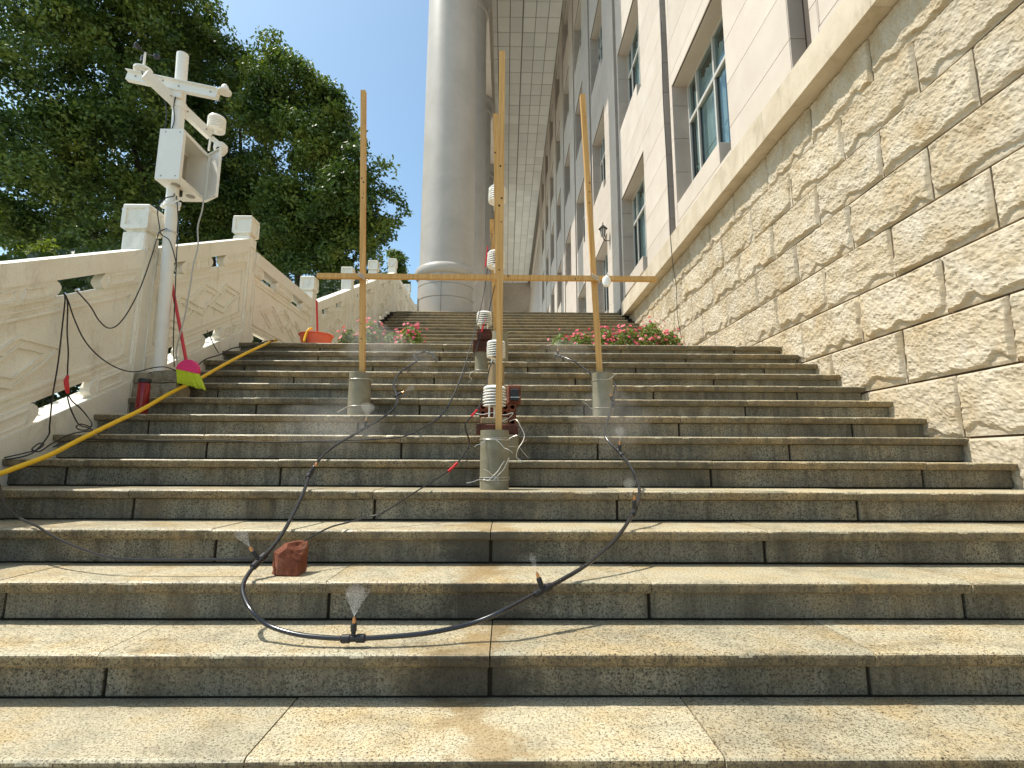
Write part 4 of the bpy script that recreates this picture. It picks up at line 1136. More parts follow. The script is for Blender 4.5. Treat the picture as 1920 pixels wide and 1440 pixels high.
for i, (p, nxt, tip) in enumerate(NZ):
    p = Vector(p); d = (Vector(nxt) - p).normalized(); tv = Vector(tip).normalized()
    q = MB()
    q.lathe([(0.011, -0.042), (0.0145, -0.038), (0.0145, -0.012), (0.011, -0.008), (0.011, 0.008), (0.0145, 0.012), (0.0145, 0.038), (0.011, 0.042)], p, 12, False, d)
    q.lathe([(0.008, 0.0), (0.008, 0.022), (0.0105, 0.024), (0.0105, 0.046), (0.008, 0.05)], p, 12, False, tv)
    tee = q.build('nozzle_tee', M['black'], hose)
    q = MB(); q.lathe([(0.006, 0.05), (0.006, 0.064), (0.003, 0.071), (0.0, 0.071)], p, 10, False, tv); q.build('nozzle_tip', M['brass'], tee)
tag(hose, kind='thing')
yh = cable('garden_hose', [(-2.732, 2.753, 0.692), (-2.703, 2.804, 0.719), (-2.651, 2.924, 0.781), (-2.622, 3.018, 0.830), (-2.617, 3.186, 0.917), (-2.598, 3.423, 1.040), (-2.574, 3.627, 1.147), (-2.585, 3.933, 1.306), (-2.567, 4.237, 1.463), (-2.574, 4.609, 1.657), (-2.565, 4.968, 1.843), (-2.541, 5.230, 1.979), (-2.624, 5.588, 2.110), (-2.534, 5.506, 2.100)], 0.0145, M['yellow'], 'thick yellow garden hose snaking down the left side of the steps from the landing', None, 8, 'hose', 12)

# ------------------------------------------------------------------ wooden frame and its pipes
def pipe(name, x, y, z, r, h, label, group, mat='pipe', fill=0.05):
    e = empty(name, (x, y, z), label, 'pipe', group)
    q = MB(); q.lathe([(r - 0.006, 0.0), (r, 0.0), (r, h), (r - 0.006, h), (r - 0.006, 0.01)], (x, y, z), 32); q.build('shell', M[mat], e)
    q = MB(); q.lathe([(0.0, 0.012), (r - 0.007, 0.012), (r - 0.007, h - fill), (0.0, h - fill + 0.004)], (x, y, z), 24); q.build('filling', M['fill'], e)
    return e
def wrap(parent, x, y, z, r, turns, seed, tails):
    rr = random.Random(seed); q = MB()
    pts = []
    for k in range(int(turns * 14)):
        t = 2 * math.pi * k / 14
        pts.append((x + (r + 0.003) * math.cos(t), y + (r + 0.003) * math.sin(t), z + 0.006 * math.sin(t * 0.5 + seed) + 0.004 * k / 14))
    q.tube(pts, 0.0022, 5)
    for (dx, dz, sg) in tails:
        p = Vector((x + dx * r, y - r * math.sqrt(max(0, 1 - dx * dx)) - 0.004, z)); out = [p]
        for k in range(4):
            p = p + Vector((sg * rr.uniform(0.01, 0.028), rr.uniform(-0.010, 0.004), dz * rr.uniform(0.5, 1.2))); out.append(p)
        q.tube(spline(out, 4), 0.0020, 5)
    q.build('tie_wire', M['wire'], parent)
PG = 'grey cement pipes used as post bases'
pA = pipe('cement_pipe', -0.062, 2.88, 0.64, 0.080, 0.325, 'nearest grey cement pipe wrapped in pale tie wire, holding the tallest middle batten', PG)
wrap(pA, -0.062, 2.88, 0.91, 0.080, 2.2, 1, [(-0.6, -0.012, -1), (0.1, -0.022, 1), (0.8, 0.010, 1)])
wrap(pA, -0.062, 2.88, 0.695, 0.080, 2.1, 2, [(-0.85, -0.006, -1), (-0.6, -0.006, 1), (0.3, 0.020, -1), (0.0, 0.028, 1), (-0.3, 0.024, 1), (-0.7, 0.018, 1)])
pL = pipe('cement_pipe', -1.095, 3.80, 1.12, 0.081, 0.325, 'grey cement pipe at the foot of the left batten', PG)
wrap(pL, -1.095, 3.80, 1.395, 0.081, 1.1, 3, [(-0.6, -0.003, 1)])
wrap(pL, -1.095, 3.80, 1.19, 0.081, 1.1, 4, [(-0.9, -0.014, -1)])
pR = pipe('cement_pipe', 0.726, 3.80, 1.12, 0.079, 0.335, 'grey cement pipe at the foot of the leaning right batten', PG)
wrap(pR, 0.726, 3.80, 1.39, 0.079, 1.1, 5, [(0.2, 0.012, 1)])
wrap(pR, 0.726, 3.80, 1.18, 0.079, 1.1, 6, [(-0.95, 0.016, -1)])
pB = pipe('cement_pipe', 0.0, 3.17, 0.80, 0.080, 0.155, 'short grey cement pipe directly behind the nearest one, under the lowest bricks', PG, fill=0.01)
wrap(pB, 0.0, 3.17, 0.88, 0.080, 1.2, 7, [(0.9, 0.015, 1), (0.95, -0.018, 1)])
pC = pipe('cement_pipe', -0.235, 4.74, 1.60, 0.060, 0.215, 'small grey cement pipe carrying the dark brown bricks of the highest sensor', PG, fill=0.01)
wrap(pC, -0.235, 4.74, 1.64, 0.060, 1.1, 8, [(-0.8, -0.012, -1), (-0.4, -0.02, 1), (0.9, 0.004, 1)])
pD = pipe('cement_pipe', -0.060, 5.02, 1.76, 0.080, 0.33, 'farthest grey cement pipe, holding the shortest middle batten', PG)
pE = pipe('brown_pipe', -0.075, 3.84, 1.12, 0.062, 0.40, 'brown weathered pipe behind the nearest batten, under the second lowest sensor', None, 'tan', 0.01)

WG = 'raw pine battens of the frame'
def batten(a, b, w, label, cut=None):
    a = Vector(a); b = Vector(b)
    e = empty('wooden_batten', a, label, 'batten', WG)
    q = MB(); q.beam(a, b, w, w, (0, 1, 0)); q.build('timber', M['pine'], e)
    kr = random.Random(int(abs(a.x * 1000)) + 5)
    d = (b - a).normalized()
    for k in range(kr.randint(4, 6)):
        c = a.lerp(b, kr.uniform(0.08, 0.95)) + Vector((kr.uniform(-0.3, 0.3) * w, -w / 2 - 0.0002, 0))
        rk = kr.uniform(0.004, 0.0085)
        q = MB(); q.lathe([(rk, 0.0), (rk * 0.8, 0.0005), (0.0, 0.0007)], c, 9, False, (0, -1, 0)); q.build('knot', M['darkbrick'], e)
    if cut:
        q = MB(); d = (b - a).normalized(); q.beam(b + d * 0.0005, b + d * 0.003, w * 0.98, w * 0.98, (0, 1, 0)); q.build('cut_end', M['darkbrick'], e)
    return e
batten((-0.040, 2.88, 0.90), (-0.036, 2.88, 3.352), 0.036, 'tallest middle pine batten, nearest to the camera')
bB = batten((-0.052, 3.85, 1.515), (-0.099, 3.87, 3.65), 0.040, 'second middle pine batten, tied behind the tallest one', True)
bC = batten((-0.105, 5.02, 2.04), (-0.150, 4.76, 3.165), 0.043, 'shortest middle pine batten farthest up the steps with a dark cut top', True)
bL = batten((-1.080, 3.80, 1.39), (-1.184, 3.80, 3.797), 0.039, 'left pine batten standing alone against the trees and sky')
bR = batten((0.712, 3.80, 1.40), (0.618, 3.80, 3.785), 0.040, 'right pine batten leaning to the left against the building')
e = empty('wooden_batten', (-1.447, 3.755, 2.192), 'horizontal pine batten tied across the frame', 'batten', WG)
q = MB(); q.beam((-1.447, 3.755, 2.192), (1.155, 3.755, 2.188), 0.036, 0.036); q.build('timber', M['pine'], e)
q = MB()
for (x, z) in ((-1.108, 2.19), (0.681, 2.19)):
    for k in range(3):
        zz = z - 0.012 + 0.012 * k
        q.tube(spline([(x - 0.026, 3.733, zz + 0.02), (x + 0.026, 3.733, zz - 0.02), (x + 0.028, 3.823, zz - 0.016), (x - 0.026, 3.823, zz + 0.016), (x - 0.026, 3.733, zz + 0.02)], 4), 0.003, 5)
q.build('tie_wire', M['wire'], e)
q = MB(); q.lathe([(0.004, 0.0), (0.03, -0.02), (0.036, -0.05), (0.022, -0.085), (0.0, -0.09)], (0.765, 3.733, 2.206), 9); q.build('plastic_rag', M['shield'], e)
q = MB()
for (zz, k) in ((2.83, 0), (2.84, 1), (2.82, 2)):
    q.tube(spline([(-0.185, 4.74, zz), (-0.10, 4.735, zz - 0.03 * k), (-0.098, 4.86, zz), (-0.185, 4.87, zz + 0.01), (-0.185, 4.74, zz)], 4), 0.003, 5)
q.build('tie_wire', M['iron'], bC)

# ------------------------------------------------------------------ louvred sensors
def louvre(label, x, y, z, legs, s=1.0, stem=False):
    e = empty('sensor_shield', (x, y, z), label, 'sensor', 'white louvred temperature sensors')
    key = 'plate'
    if key not in shared:
        q = MB(); q.lathe([(0.030, 0.0165), (0.050, 0.0150), (0.0735, 0.0045), (0.0745, 0.0015), (0.0725, 0.0), (0.048, 0.0115), (0.030, 0.0135)], (0, 0, 0), 32)
        o = q.build('plate', M['shield'], None); shared[key] = o.data
        bpy.data.objects.remove(o)
    for k in range(6):
        o = bpy.data.objects.new('plate', shared[key]); COL.objects.link(o); o.parent = e
        o.location = (0, 0, legs + 0.018 * k)
        f = (0.97, 1.0, 1.0, 1.0, 0.99, 0.97)[k]; o.scale = (f, f, 1)
    q = MB(); q.lathe([(0.070, 0.0), (0.0715, 0.006), (0.062, 0.016), (0.045, 0.021), (0.0, 0.023)], (x, y, z + legs + 0.108), 32); q.build('top_cap', M['shield'], e)
    q = MB(); q.lathe([(0.0, 0.0), (0.024, 0.0), (0.024, 0.108), (0.0, 0.108)], (x, y, z + legs), 14); q.build('core', M['vent'], e)
    if stem:
        q = MB(); q.lathe([(0.0, -0.055), (0.012, -0.053), (0.016, -0.04), (0.012, -0.03), (0.022, -0.015), (0.055, 0.004), (0.0, 0.006)], (x, y, z + legs), 20); q.build('stem', M['shield'], e)
        q = MB(); q.beam((x, y, z + legs - 0.02), (x - 0.01, y + stem, z + legs - 0.03), 0.03, 0.02); q.build('bracket', M['shield'], e)
    else:
        for k in range(3):
            t = math.radians(210 + 120 * k); cx, cy = x + 0.036 * math.cos(t), y + 0.036 * math.sin(t)
            q = MB(); q.lathe([(0.006, 0.0), (0.006, legs + 0.02)], (cx, cy, z), 10); q.build('leg', M['shield'], e)
    return e
louvre('lowest white louvred sensor, standing on three legs on the perforated red brick stack', -0.072, 3.19, 1.064, 0.072)
louvre('second lowest white louvred sensor, on the brown pipe behind the nearest batten', -0.078, 3.85, 1.523, 0.062)
louvre('white louvred sensor on top of the dark brown brick stack', -0.207, 4.66, 2.018, 0.040)
louvre('upper white louvred sensor fixed high on the second middle batten', -0.082, 3.965, 2.925, 0.0, stem=-0.10)
louvre('white louvred sensor fixed to the second middle batten just above the crossbar', -0.086, 3.955, 2.355, 0.0, stem=-0.10)

# bricks of the stacks
def brick(name, x, y, z, sx, sy, sz, mat, label, group, rot=0.0, ch=0.006):
    q = MB(); q.bbox(-sx / 2, sx / 2, -sy / 2, sy / 2, 0, sz, ch)
    c, s = math.cos(rot), math.sin(rot)
    q.v = [(x + a * c - b * s, y + a * s + b * c, z + d) for a, b, d in q.v]
    return tag(q.build(name, M[mat], None, (x, y, z)), label, 'brick', group)
BG = 'bricks propping the sensors'
brick('brick', -0.055, 3.16, 0.956, 0.255, 0.115, 0.062, 'darkbrick', 'dark brown brick lying flat on the short pipe behind the nearest batten', BG, 0.06)
brick('brick', -0.070, 3.175, 1.020, 0.165, 0.10, 0.042, 'tan', 'thin tan block between the dark flat brick and the lowest sensor', BG, -0.05)
brick('brick', -0.213, 4.72, 1.816, 0.205, 0.12, 0.105, 'darkbrick', 'dark brown brick lying across the small cement pipe', BG, 0.05)
lump_b = lump('brick', -0.207, 4.68, 1.922, 0.135, 0.10, 0.098, M['darkbrick'], 21, 0.05); tag(lump_b, 'rounded half brick under the highest brick-stack sensor', 'brick', BG)
def holed(x, y, z, sx, sy, sz, label, cols, rows):
    """perforated brick with its holes facing the viewer"""
    e = empty('perforated_brick', (x, y, z), label, 'brick', BG)
    q = MB(); n = 10
    x0, x1, z0, z1 = x - sx / 2, x + sx / 2, z, z + sz
    cw, chh = sx / cols, sz / rows
    r = min(cw, chh) * 0.33
    for a in range(cols):
        for b in range(rows):
            ca, cb_ = x0 + (a + 0.5) * cw, z0 + (b + 0.5) * chh
            sq = []; ci = []
            for k in range(n * 2):
                t = 2 * math.pi * k / (n * 2)
                c_, s_ = math.cos(t), math.sin(t); mx_ = max(abs(c_), abs(s_))
                sq.append((ca + c_ / mx_ * cw / 2, cb_ + s_ / mx_ * chh / 2)); ci.append((ca + r * c_, cb_ + r * s_))
            N = n * 2
            vs = [(p[0], y - sy / 2, p[1]) for p in sq] + [(p[0], y - sy / 2, p[1]) for p in ci] + [(p[0], y + sy / 2 - 0.004, p[1]) for p in ci]
            fs = [(k, (k + 1) % N, N + (k + 1) % N, N + k) for k in range(N)] + [(N + k, N + (k + 1) % N, 2 * N + (k + 1) % N, 2 * N + k) for k in range(N)]
            q.add(vs, fs)
    q.add([(x0, y - sy / 2, z0), (x1, y - sy / 2, z0), (x1, y + sy / 2, z0), (x0, y + sy / 2, z0), (x0, y - sy / 2, z1), (x1, y - sy / 2, z1), (x1, y + sy / 2, z1), (x0, y + sy / 2, z1)],
          [(0, 3, 2, 1), (4, 5, 6, 7), (0, 4, 7, 3), (1, 2, 6, 5), (3, 7, 6, 2)])
    q.build('clay_body', M['brick'], e); return e
holed(-0.052, 3.35, 0.962, 0.235, 0.115, 0.115, 'red perforated brick lying on its side, its round holes facing down the steps', 5, 2)
holed(-0.052, 3.345, 1.079, 0.238, 0.10, 0.085, 'upper red perforated brick whose holes show either side of the lowest sensor', 5, 2)
hb = brick('brick', 0.052, 3.36, 1.166, 0.085, 0.09, 0.125, 'brick', 'red brick stood on end right of the lowest sensor with a black logger strapped on', BG, 0.1)
q = MB(); q.bbox(0.032, 0.085, 3.292, 3.312, 1.185, 1.262, 0.004); lg = tag(q.build('data_logger', M['black'], None, (0.058, 3.30, 1.185)), 'small black data logger strapped to the red upright brick', 'logger')
q = MB(); q.box(0.028, 0.092, 3.2895, 3.2915, 1.205, 1.209); q.build('strap', M['wire'], lg)
# loose tie wires round the lower stack
for (lb, pts) in (('curly bare tie wire hanging right of the nearest cement pipe', [(0.022, 3.100, 1.035), (0.063, 3.050, 1.041), (0.088, 3.020, 0.997), (0.109, 3.000, 0.949), (0.099, 2.980, 0.908), (0.071, 2.960, 0.864), (0.061, 2.950, 0.821), (0.082, 2.940, 0.803), (0.112, 2.930, 0.791)]), ('bare tie wire slung across the lowest brick stack', [(-0.182, 3.080, 1.081), (-0.139, 3.070, 1.073), (-0.075, 3.070, 1.083), (-0.011, 3.070, 1.071), (0.044, 3.080, 1.085), (0.021, 3.060, 1.054), (-0.026, 3.050, 1.030)]), ('bare tie wire curled beside the small cement pipe', [(-0.272, 4.600, 1.605), (-0.305, 4.580, 1.601), (-0.333, 4.570, 1.560), (-0.312, 4.560, 1.524), (-0.340, 4.550, 1.498)])):
    cable('tie_wire', pts, 0.0022, M['wire'], lb, 'loose tie wires', 5, 'wire', 5)

# broken brick holding the hose
def chunk(name, cx, cy, cz, sx, sy, sz, mat, seed, ncut):
    rr = random.Random(seed)
    bm = bmesh.new(); bmesh.ops.create_cube(bm, size=1.0)
    for k in range(ncut):
        d = Vector((rr.uniform(-1, 1), rr.uniform(-1, 0.4), rr.uniform(-0.1, 1))).normalized()
        g = bmesh.ops.bisect_plane(bm, geom=bm.verts[:] + bm.edges[:] + bm.faces[:], plane_co=d * rr.uniform(0.40, 0.56), plane_no=d, clear_outer=True)
        ed = [e_ for e_ in bm.edges if e_.is_boundary]
        if ed: bmesh.ops.contextual_create(bm, geom=ed)
    bmesh.ops.triangulate(bm, faces=bm.faces[:])
    bmesh.ops.subdivide_edges(bm, edges=bm.edges[:], cuts=4, use_grid_fill=True)
    o = Vector((seed * 1.3, seed * 0.7, seed * 2.1))
    for v in bm.verts:
        p = v.co; n = 0.06 * noise.noise(p * 4.0 + o) + 0.045 * noise.noise(p * 10.0 + o) + 0.09 * max(0.0, noise.noise(Vector((p.x * 3, p.y * 3, p.z * 11)) - o))
        q = p * (1.0 - abs(n) * 1.6)
        v.co = Vector((cx + q.x * sx, cy + q.y * sy, cz + max(0.0, q.z + 0.5) * sz))
    bm.verts.index_update()
    m = MB(); m.add([v.co for v in bm.verts], [[v.index for v in f.verts] for f in bm.faces], False); bm.free()
    return m.build(name, mat, None, (cx, cy, cz))
bb = chunk('broken_brick', -0.920, 2.265, 0.32, 0.130, 0.105, 0.130, M['brick'], 14, 8)
tag(bb, 'broken red brick chunk weighing down the black hose on the lower step', 'brick')

# ------------------------------------------------------------------ canister, broom, dustpan, bucket
cn = empty('red_canister', (-2.70, 3.80, 1.12), 'dark red metal canister standing on the step left of the yellow hose', 'canister')
q = MB(); q.lathe([(0.038, 0.0), (0.041, 0.004), (0.041, 0.232), (0.036, 0.243)], (-2.70, 3.80, 1.12), 28); q.build('body', M['red'], cn)
q = MB(); q.lathe([(0.040, 0.243), (0.043, 0.246), (0.043, 0.268), (0.039, 0.274), (0.0, 0.275)], (-2.70, 3.80, 1.12), 28); q.build('lid', M['black'], cn)

br = empty('broom', (-2.48, 4.0, 1.44), 'broom with red handle, hot pink head and lime bristles leaning on the balustrade', 'broom')
q = MB(); q.tube([(-2.855, 4.20, 2.30), (-2.545, 4.02, 1.57)], 0.0125, 12); q.build('handle', M['redrod'], br)
q = MB()
hp = []
for k in range(11):
    t = math.pi * k / 10
    hp.append((-2.515 + 0.088 * math.cos(t), 1.487 + 0.095 * math.sin(t)))
def rotp(p, c=(-2.515, 1.487), a=-0.22):
    x, z = p[0] - c[0], p[1] - c[1]; return (c[0] + x * math.cos(a) - z * math.sin(a), c[1] + x * math.sin(a) + z * math.cos(a))
q.prism([rotp(p) for p in hp], 1, 3.985, 4.025, True); q.build('head', M['pink'], br)
for k in range(22):
    q = MB() if k == 0 else q
    u = k / 21
    a = rotp((-2.60 + 0.17 * u, 1.487)); b = rotp((-2.545 + 0.215 * u, 1.380 + random.uniform(-0.006, 0.006)))
    for dy in (3.99, 4.0, 4.012):
        q.tube([(a[0], dy + 0.003, a[1]), ((a[0] + b[0]) / 2, dy, (a[1] + b[1]) / 2), (b[0], dy - 0.012 + random.uniform(-0.006, 0.006), b[1])], [0.0055, 0.0055, 0.003], 5)
q.build('bristles', M['bristle'], br)

bu = empty('bucket', (-2.30, 6.05, 2.08), 'orange-red plastic tub standing on the landing beside the balustrade', 'tub')
q = MB(); q.lathe([(0.0, 0.0), (0.135, 0.0), (0.15, 0.01), (0.188, 0.205), (0.204, 0.208), (0.206, 0.216), (0.196, 0.220), (0.182, 0.212), (0.145, 0.014), (0.0, 0.012)], (-2.30, 6.05, 2.08), 40); q.build('tub_wall', M['bucket'], bu)
q = MB(); q.tube(spline([(-2.33, 5.853, 2.297), (-2.345, 5.85, 2.23), (-2.335, 5.862, 2.16), (-2.325, 5.873, 2.10)], 4), 0.006, 6); q.build('cord', M['black'], bu)
dp = empty('red_stick', (-2.315, 6.10, 2.10), 'slim red broom handle standing upright in the orange tub', 'stick')
q = MB(); q.tube([(-2.285, 6.10, 2.105), (-2.350, 6.12, 2.755)], 0.0125, 10); q.build('handle', M['redrod'], dp)
yh2 = cable('hose_offcut', [(-2.351, 5.820, 2.167), (-2.350, 5.840, 2.223), (-2.337, 5.860, 2.292), (-2.322, 5.880, 2.330), (-2.311, 5.930, 2.350)], 0.0135, M['yellow'], 'end of the yellow hose hooked over the rim of the orange tub', None, 6, 'hose', 10)

# ------------------------------------------------------------------ potted flowers on the landing
def quads_mesh(name, V4, mat, parent=None, org=None):
    """V4: (n,4,3) array of quads in world coordinates"""
    o0 = origin(parent) if parent else (Vector(org) if org is not None else Vector((0, 0, 0)))
    n = len(V4)
    co = (V4.reshape(-1, 3) - np.array(o0)).astype(np.float32)
    me = bpy.data.meshes.new(name)
    me.vertices.add(n * 4); me.vertices.foreach_set('co', co.ravel())
    me.loops.add(n * 4); me.loops.foreach_set('vertex_index', np.arange(n * 4, dtype=np.int32))
    me.polygons.add(n); me.polygons.foreach_set('loop_start', np.arange(0, n * 4, 4, dtype=np.int32))
    try: me.polygons.foreach_set('loop_total', np.full(n, 4, dtype=np.int32))
    except Exception: pass
    me.update(calc_edges=True)
    return link_mesh(name, me, mat, parent, org)

def leaf_quads(C, up, L, W, r):
    """leaf-shaped quads (kites) at centres C with normals scattered round up"""
    n = len(C)
    nrm = up + r.normal(0, 0.75, (n, 3)); nrm /= np.linalg.norm(nrm, axis=1, keepdims=True) + 1e-9
    t = np.cross(nrm, r.normal(0, 1, (n, 3))); t /= np.linalg.norm(t, axis=1, keepdims=True) + 1e-9
    b = np.cross(nrm, t)
    l = (L * r.uniform(0.7, 1.3, (n, 1))); w = (W * r.uniform(0.7, 1.3, (n, 1)))
    Q = np.stack([C - t * l / 2, C + b * w / 2 - nrm * w * 0.12 + t * l * 0.06, C + t * l / 2, C - b * w / 2 - nrm * w * 0.12 + t * l * 0.06], 1)
    return Q

def flower_plant(x, y, z, h, w, seed, label, group, nfl=26):
    r = np.random.default_rng(seed)
    e = empty('flower_pot', (x, y, z), label, 'potted plant', group)
    q = MB(); q.lathe([(0.10, 0.0), (0.135, 0.22), (0.145, 0.22), (0.145, 0.25), (0.128, 0.25), (0.12, 0.22)], (x, y, z), 24); q.build('pot', M['pot'], e)
    q = MB(); q.lathe([(0.0, 0.225), (0.122, 0.222)], (x, y, z), 20); q.build('soil', M['soil'], e)
    n = 760
    th = r.uniform(0, 2 * np.pi, n); rad = np.sqrt(r.uniform(0, 1, n)) * w; hh = r.uniform(0.0, 1, n) ** 0.8
    prof = np.sqrt(np.clip(1 - (hh * 0.85) ** 2, 0.05, 1))
    C = np.stack([x + rad * prof * np.cos(th), y + rad * prof * np.sin(th) * 0.8, z + 0.20 + hh * h * (1 - 0.25 * (rad / w) ** 2)], 1)
    up = np.stack([np.cos(th) * 0.6, np.sin(th) * 0.6, np.full(n, 0.7)], 1)
    quads_mesh('foliage', leaf_quads(C, up, 0.062, 0.030, r), M['leafp'], e)
    st = MB()
    for k in range(12):
        t = r.uniform(0, 2 * np.pi); a = r.uniform(0.3, 0.9)
        st.tube([(x, y, z + 0.22), (x + 0.4 * a * w * math.cos(t), y + 0.4 * a * w * math.sin(t), z + 0.22 + 0.5 * h), (x + a * w * math.cos(t), y + a * w * math.sin(t), z + 0.2 + h * 0.95)], [0.005, 0.004, 0.002], 5)
    st.build('stems', M['leafp'], e)
    fq = []
    for k in range(int(nfl * 2.2)):
        t = r.uniform(0, 2 * np.pi); a = math.sqrt(r.uniform(0, 1)) * w * 1.0; hz = z + 0.23 + h * (r.uniform(0.45, 1.12) if k % 3 else r.uniform(0.1, 0.6)) * (1 - 0.2 * (a / w) ** 2)
        c = np.array([x + a * math.cos(t), y + a * math.sin(t) * 0.8, hz])
        nn = np.array([0.5 * math.cos(t), 0.5 * math.sin(t) - 0.35, 0.55]) + r.normal(0, 0.2, 3); nn /= np.linalg.norm(nn)
        u = np.cross(nn, [0.3, 0.2, 0.9]); u /= np.linalg.norm(u); v = np.cross(nn, u)
        R = 0.0255 * r.uniform(0.8, 1.25)
        for p in range(5):
            an = 2 * math.pi * p / 5 + t
            d = u * math.cos(an) + v * math.sin(an); s = -u * math.sin(an) + v * math.cos(an)
            fq.append([c - nn * 0.004, c + d * R * 0.62 + s * R * 0.46 + nn * 0.006, c + d * R - nn * 0.002, c + d * R * 0.62 - s * R * 0.46 + nn * 0.006])
    quads_mesh('blossoms', np.array(fq), M['petal'], e)
    return e
FG1, FG2 = 'flower pots in front of the upper steps by the stone wall', 'flower pots in front of the upper steps by the balustrade'
for i, (x, y, h, w, lb, nf) in enumerate([
    (0.82, 7.42, 0.40, 0.22, 'sparse pink flowering pot plant at the stair side of the right-hand row', 14),
    (1.13, 7.48, 0.44, 0.24, 'second pink flowering pot plant from the stair side in the right-hand row', 28),
    (1.47, 7.36, 0.48, 0.25, 'pink flowering pot plant directly left of the leaning right batten', 34),
    (1.83, 7.44, 0.51, 0.26, 'crimson flowering pot plant just right of the leaning batten', 38),
    (2.16, 7.38, 0.58, 0.27, 'tallest crimson flowering pot plant in the right-hand row', 34),
    (2.46, 7.46, 0.47, 0.24, 'crimson flowering pot plant at the rock-faced wall end of the row', 26)]):
    flower_plant(x, y, ZL, h, w, 40 + i, lb, FG1, nf)
for i, (x, y, h, w, lb, nf) in enumerate([
    (-1.42, 7.36, 0.50, 0.25, 'pale pink flowering pot plant nearest the stair middle in the left-hand row', 26),
    (-1.70, 7.44, 0.42, 0.22, 'low pink flowering pot plant second from the stair middle in the left-hand row', 24),
    (-2.00, 7.40, 0.56, 0.25, 'dark-leaved flowering pot plant just right of the left batten', 18),
    (-2.32, 7.36, 0.44, 0.20, 'small crimson pot plant beside the balustrade behind the left batten', 20)]):
    flower_plant(x, y, ZL, h, w, 60 + i, lb, FG2, nf)

# ------------------------------------------------------------------ trees
def tree(name, label, lobes, base, limbs, nleaf, seed, L, W, group='big trees behind the balustrade', mat='leaf', up_bias=0.55):
    r = np.random.default_rng(seed)
    e = empty(name, base, label, 'tree', group)
    lob = np.array(lobes, float)
    ncl = nleaf // 26
    # each lobe carries smaller boughs, each bough a skin of leaf clumps
    sub = []
    for (lx, ly, lz, lr) in lob:
        nb = max(4, int(10 * (lr / 1.6) ** 1.3))
        dd = r.normal(0, 1, (nb, 3)); dd /= np.linalg.norm(dd, axis=1, keepdims=True); dd[:, 2] = np.where(dd[:, 2] < -0.6, -dd[:, 2], dd[:, 2])
        for q_ in dd:
            br_ = lr * r.uniform(0.26, 0.46)
            sub.append((*(np.array([lx, ly, lz]) + q_ * (lr * r.uniform(0.62, 1.0) - br_ * 0.25)), br_))
    lob = np.array(sub); area = lob[:, 3] ** 2
    idx = r.choice(len(lob), ncl, p=area / area.sum())
    d = r.normal(0, 1, (ncl, 3)); d /= np.linalg.norm(d, axis=1, keepdims=True)
    d[:, 2] = np.where(d[:, 2] < -0.55, -d[:, 2] * 0.6, d[:, 2])
    rad = lob[idx, 3:4] * (r.uniform(0.25, 1.0, (ncl, 1)) ** 0.5)
    wob = np.array([[noise.noise(Vector((p[0] * 1.9 + i_ * 7, p[1] * 1.9, p[2] * 1.9)))] for p, i_ in zip(d, idx)])
    Cc = lob[idx, :3] + d * rad * (1.0 + 0.34 * wob)
    size = r.uniform(0.12, 0.27, (ncl, 1)) * np.minimum(1.0, lob[idx, 3:4] / 0.5 + 0.3)
    C = np.repeat(Cc, 26, 0) + np.clip(r.normal(0, 1, (ncl * 26, 3)), -1.7, 1.7) * np.repeat(size, 26, 0) * np.array([1.0, 1.0, 0.62])
    up = np.repeat(d * 0.55, 26, 0) + np.array([-0.10, 0, up_bias])
    Q = leaf_quads(C, up, L, W, r)
    o = quads_mesh('crown', Q, M[mat], e)
    q = MB()
    for pts, r0, r1 in limbs:
        P = spline(pts, 5); n = len(P)
        q.tube(P, [r0 + (r1 - r0) * (i / (n - 1)) for i in range(n)], 9)
    if limbs: q.build('trunk', M['bark'], e)
    return e
tree('banyan_tree', 'big dark green tree on the left, reaching past the top edge of the photo', [(-15.32, 15.23, 14.89, 2.13), (-15.38, 15.15, 12.09, 2.24), (-13.94, 15.82, 14.23, 2.38), (-14.33, 15.48, 9.87, 2.41), (-15.39, 15.18, 8.60, 1.84), (-13.21, 16.09, 15.73, 1.88), (-13.69, 16.20, 8.40, 1.95), (-13.19, 16.31, 10.97, 2.20), (-15.35, 15.88, 7.31, 1.38), (-14.17, 15.76, 17.96, 2.63), (-15.87, 14.86, 17.35, 2.67), (-18.47, 18.18, 9.08, 1.79), (-16.68, 18.24, 8.50, 1.59), (-14.89, 18.25, 8.31, 1.39), (-13.86, 18.68, 8.72, 1.43), (-12.96, 19.18, 8.72, 1.25), (-14.59, 14.77, 7.88, 1.13), (-12.96, 14.80, 7.56, 0.97), (-15.05, 14.43, 6.87, 0.94), (-13.93, 14.96, 6.60, 0.97), (-12.87, 15.45, 6.63, 1.00), (-14.92, 14.58, 9.16, 1.30)], (-15.0, 18.6, -1.0), [([(-15.0, 18.6, -1.0), (-14.9, 18.6, 2.0), (-14.6, 18.6, 4.6)], 0.42, 0.30), ([(-14.6, 18.6, 4.4), (-14.8, 18.0, 8.0), (-16.126, 16.069, 12.772)], 0.24, 0.06), ([(-14.6, 18.6, 4.4), (-13.2, 18.4, 8.5), (-14.543, 16.693, 15.186)], 0.2, 0.05), ([(-14.8, 18.6, 3.6), (-13.4, 18.6, 6.0), (-13.940, 17.298, 11.174)], 0.2, 0.05)], 110000, 1, 0.15, 0.085)
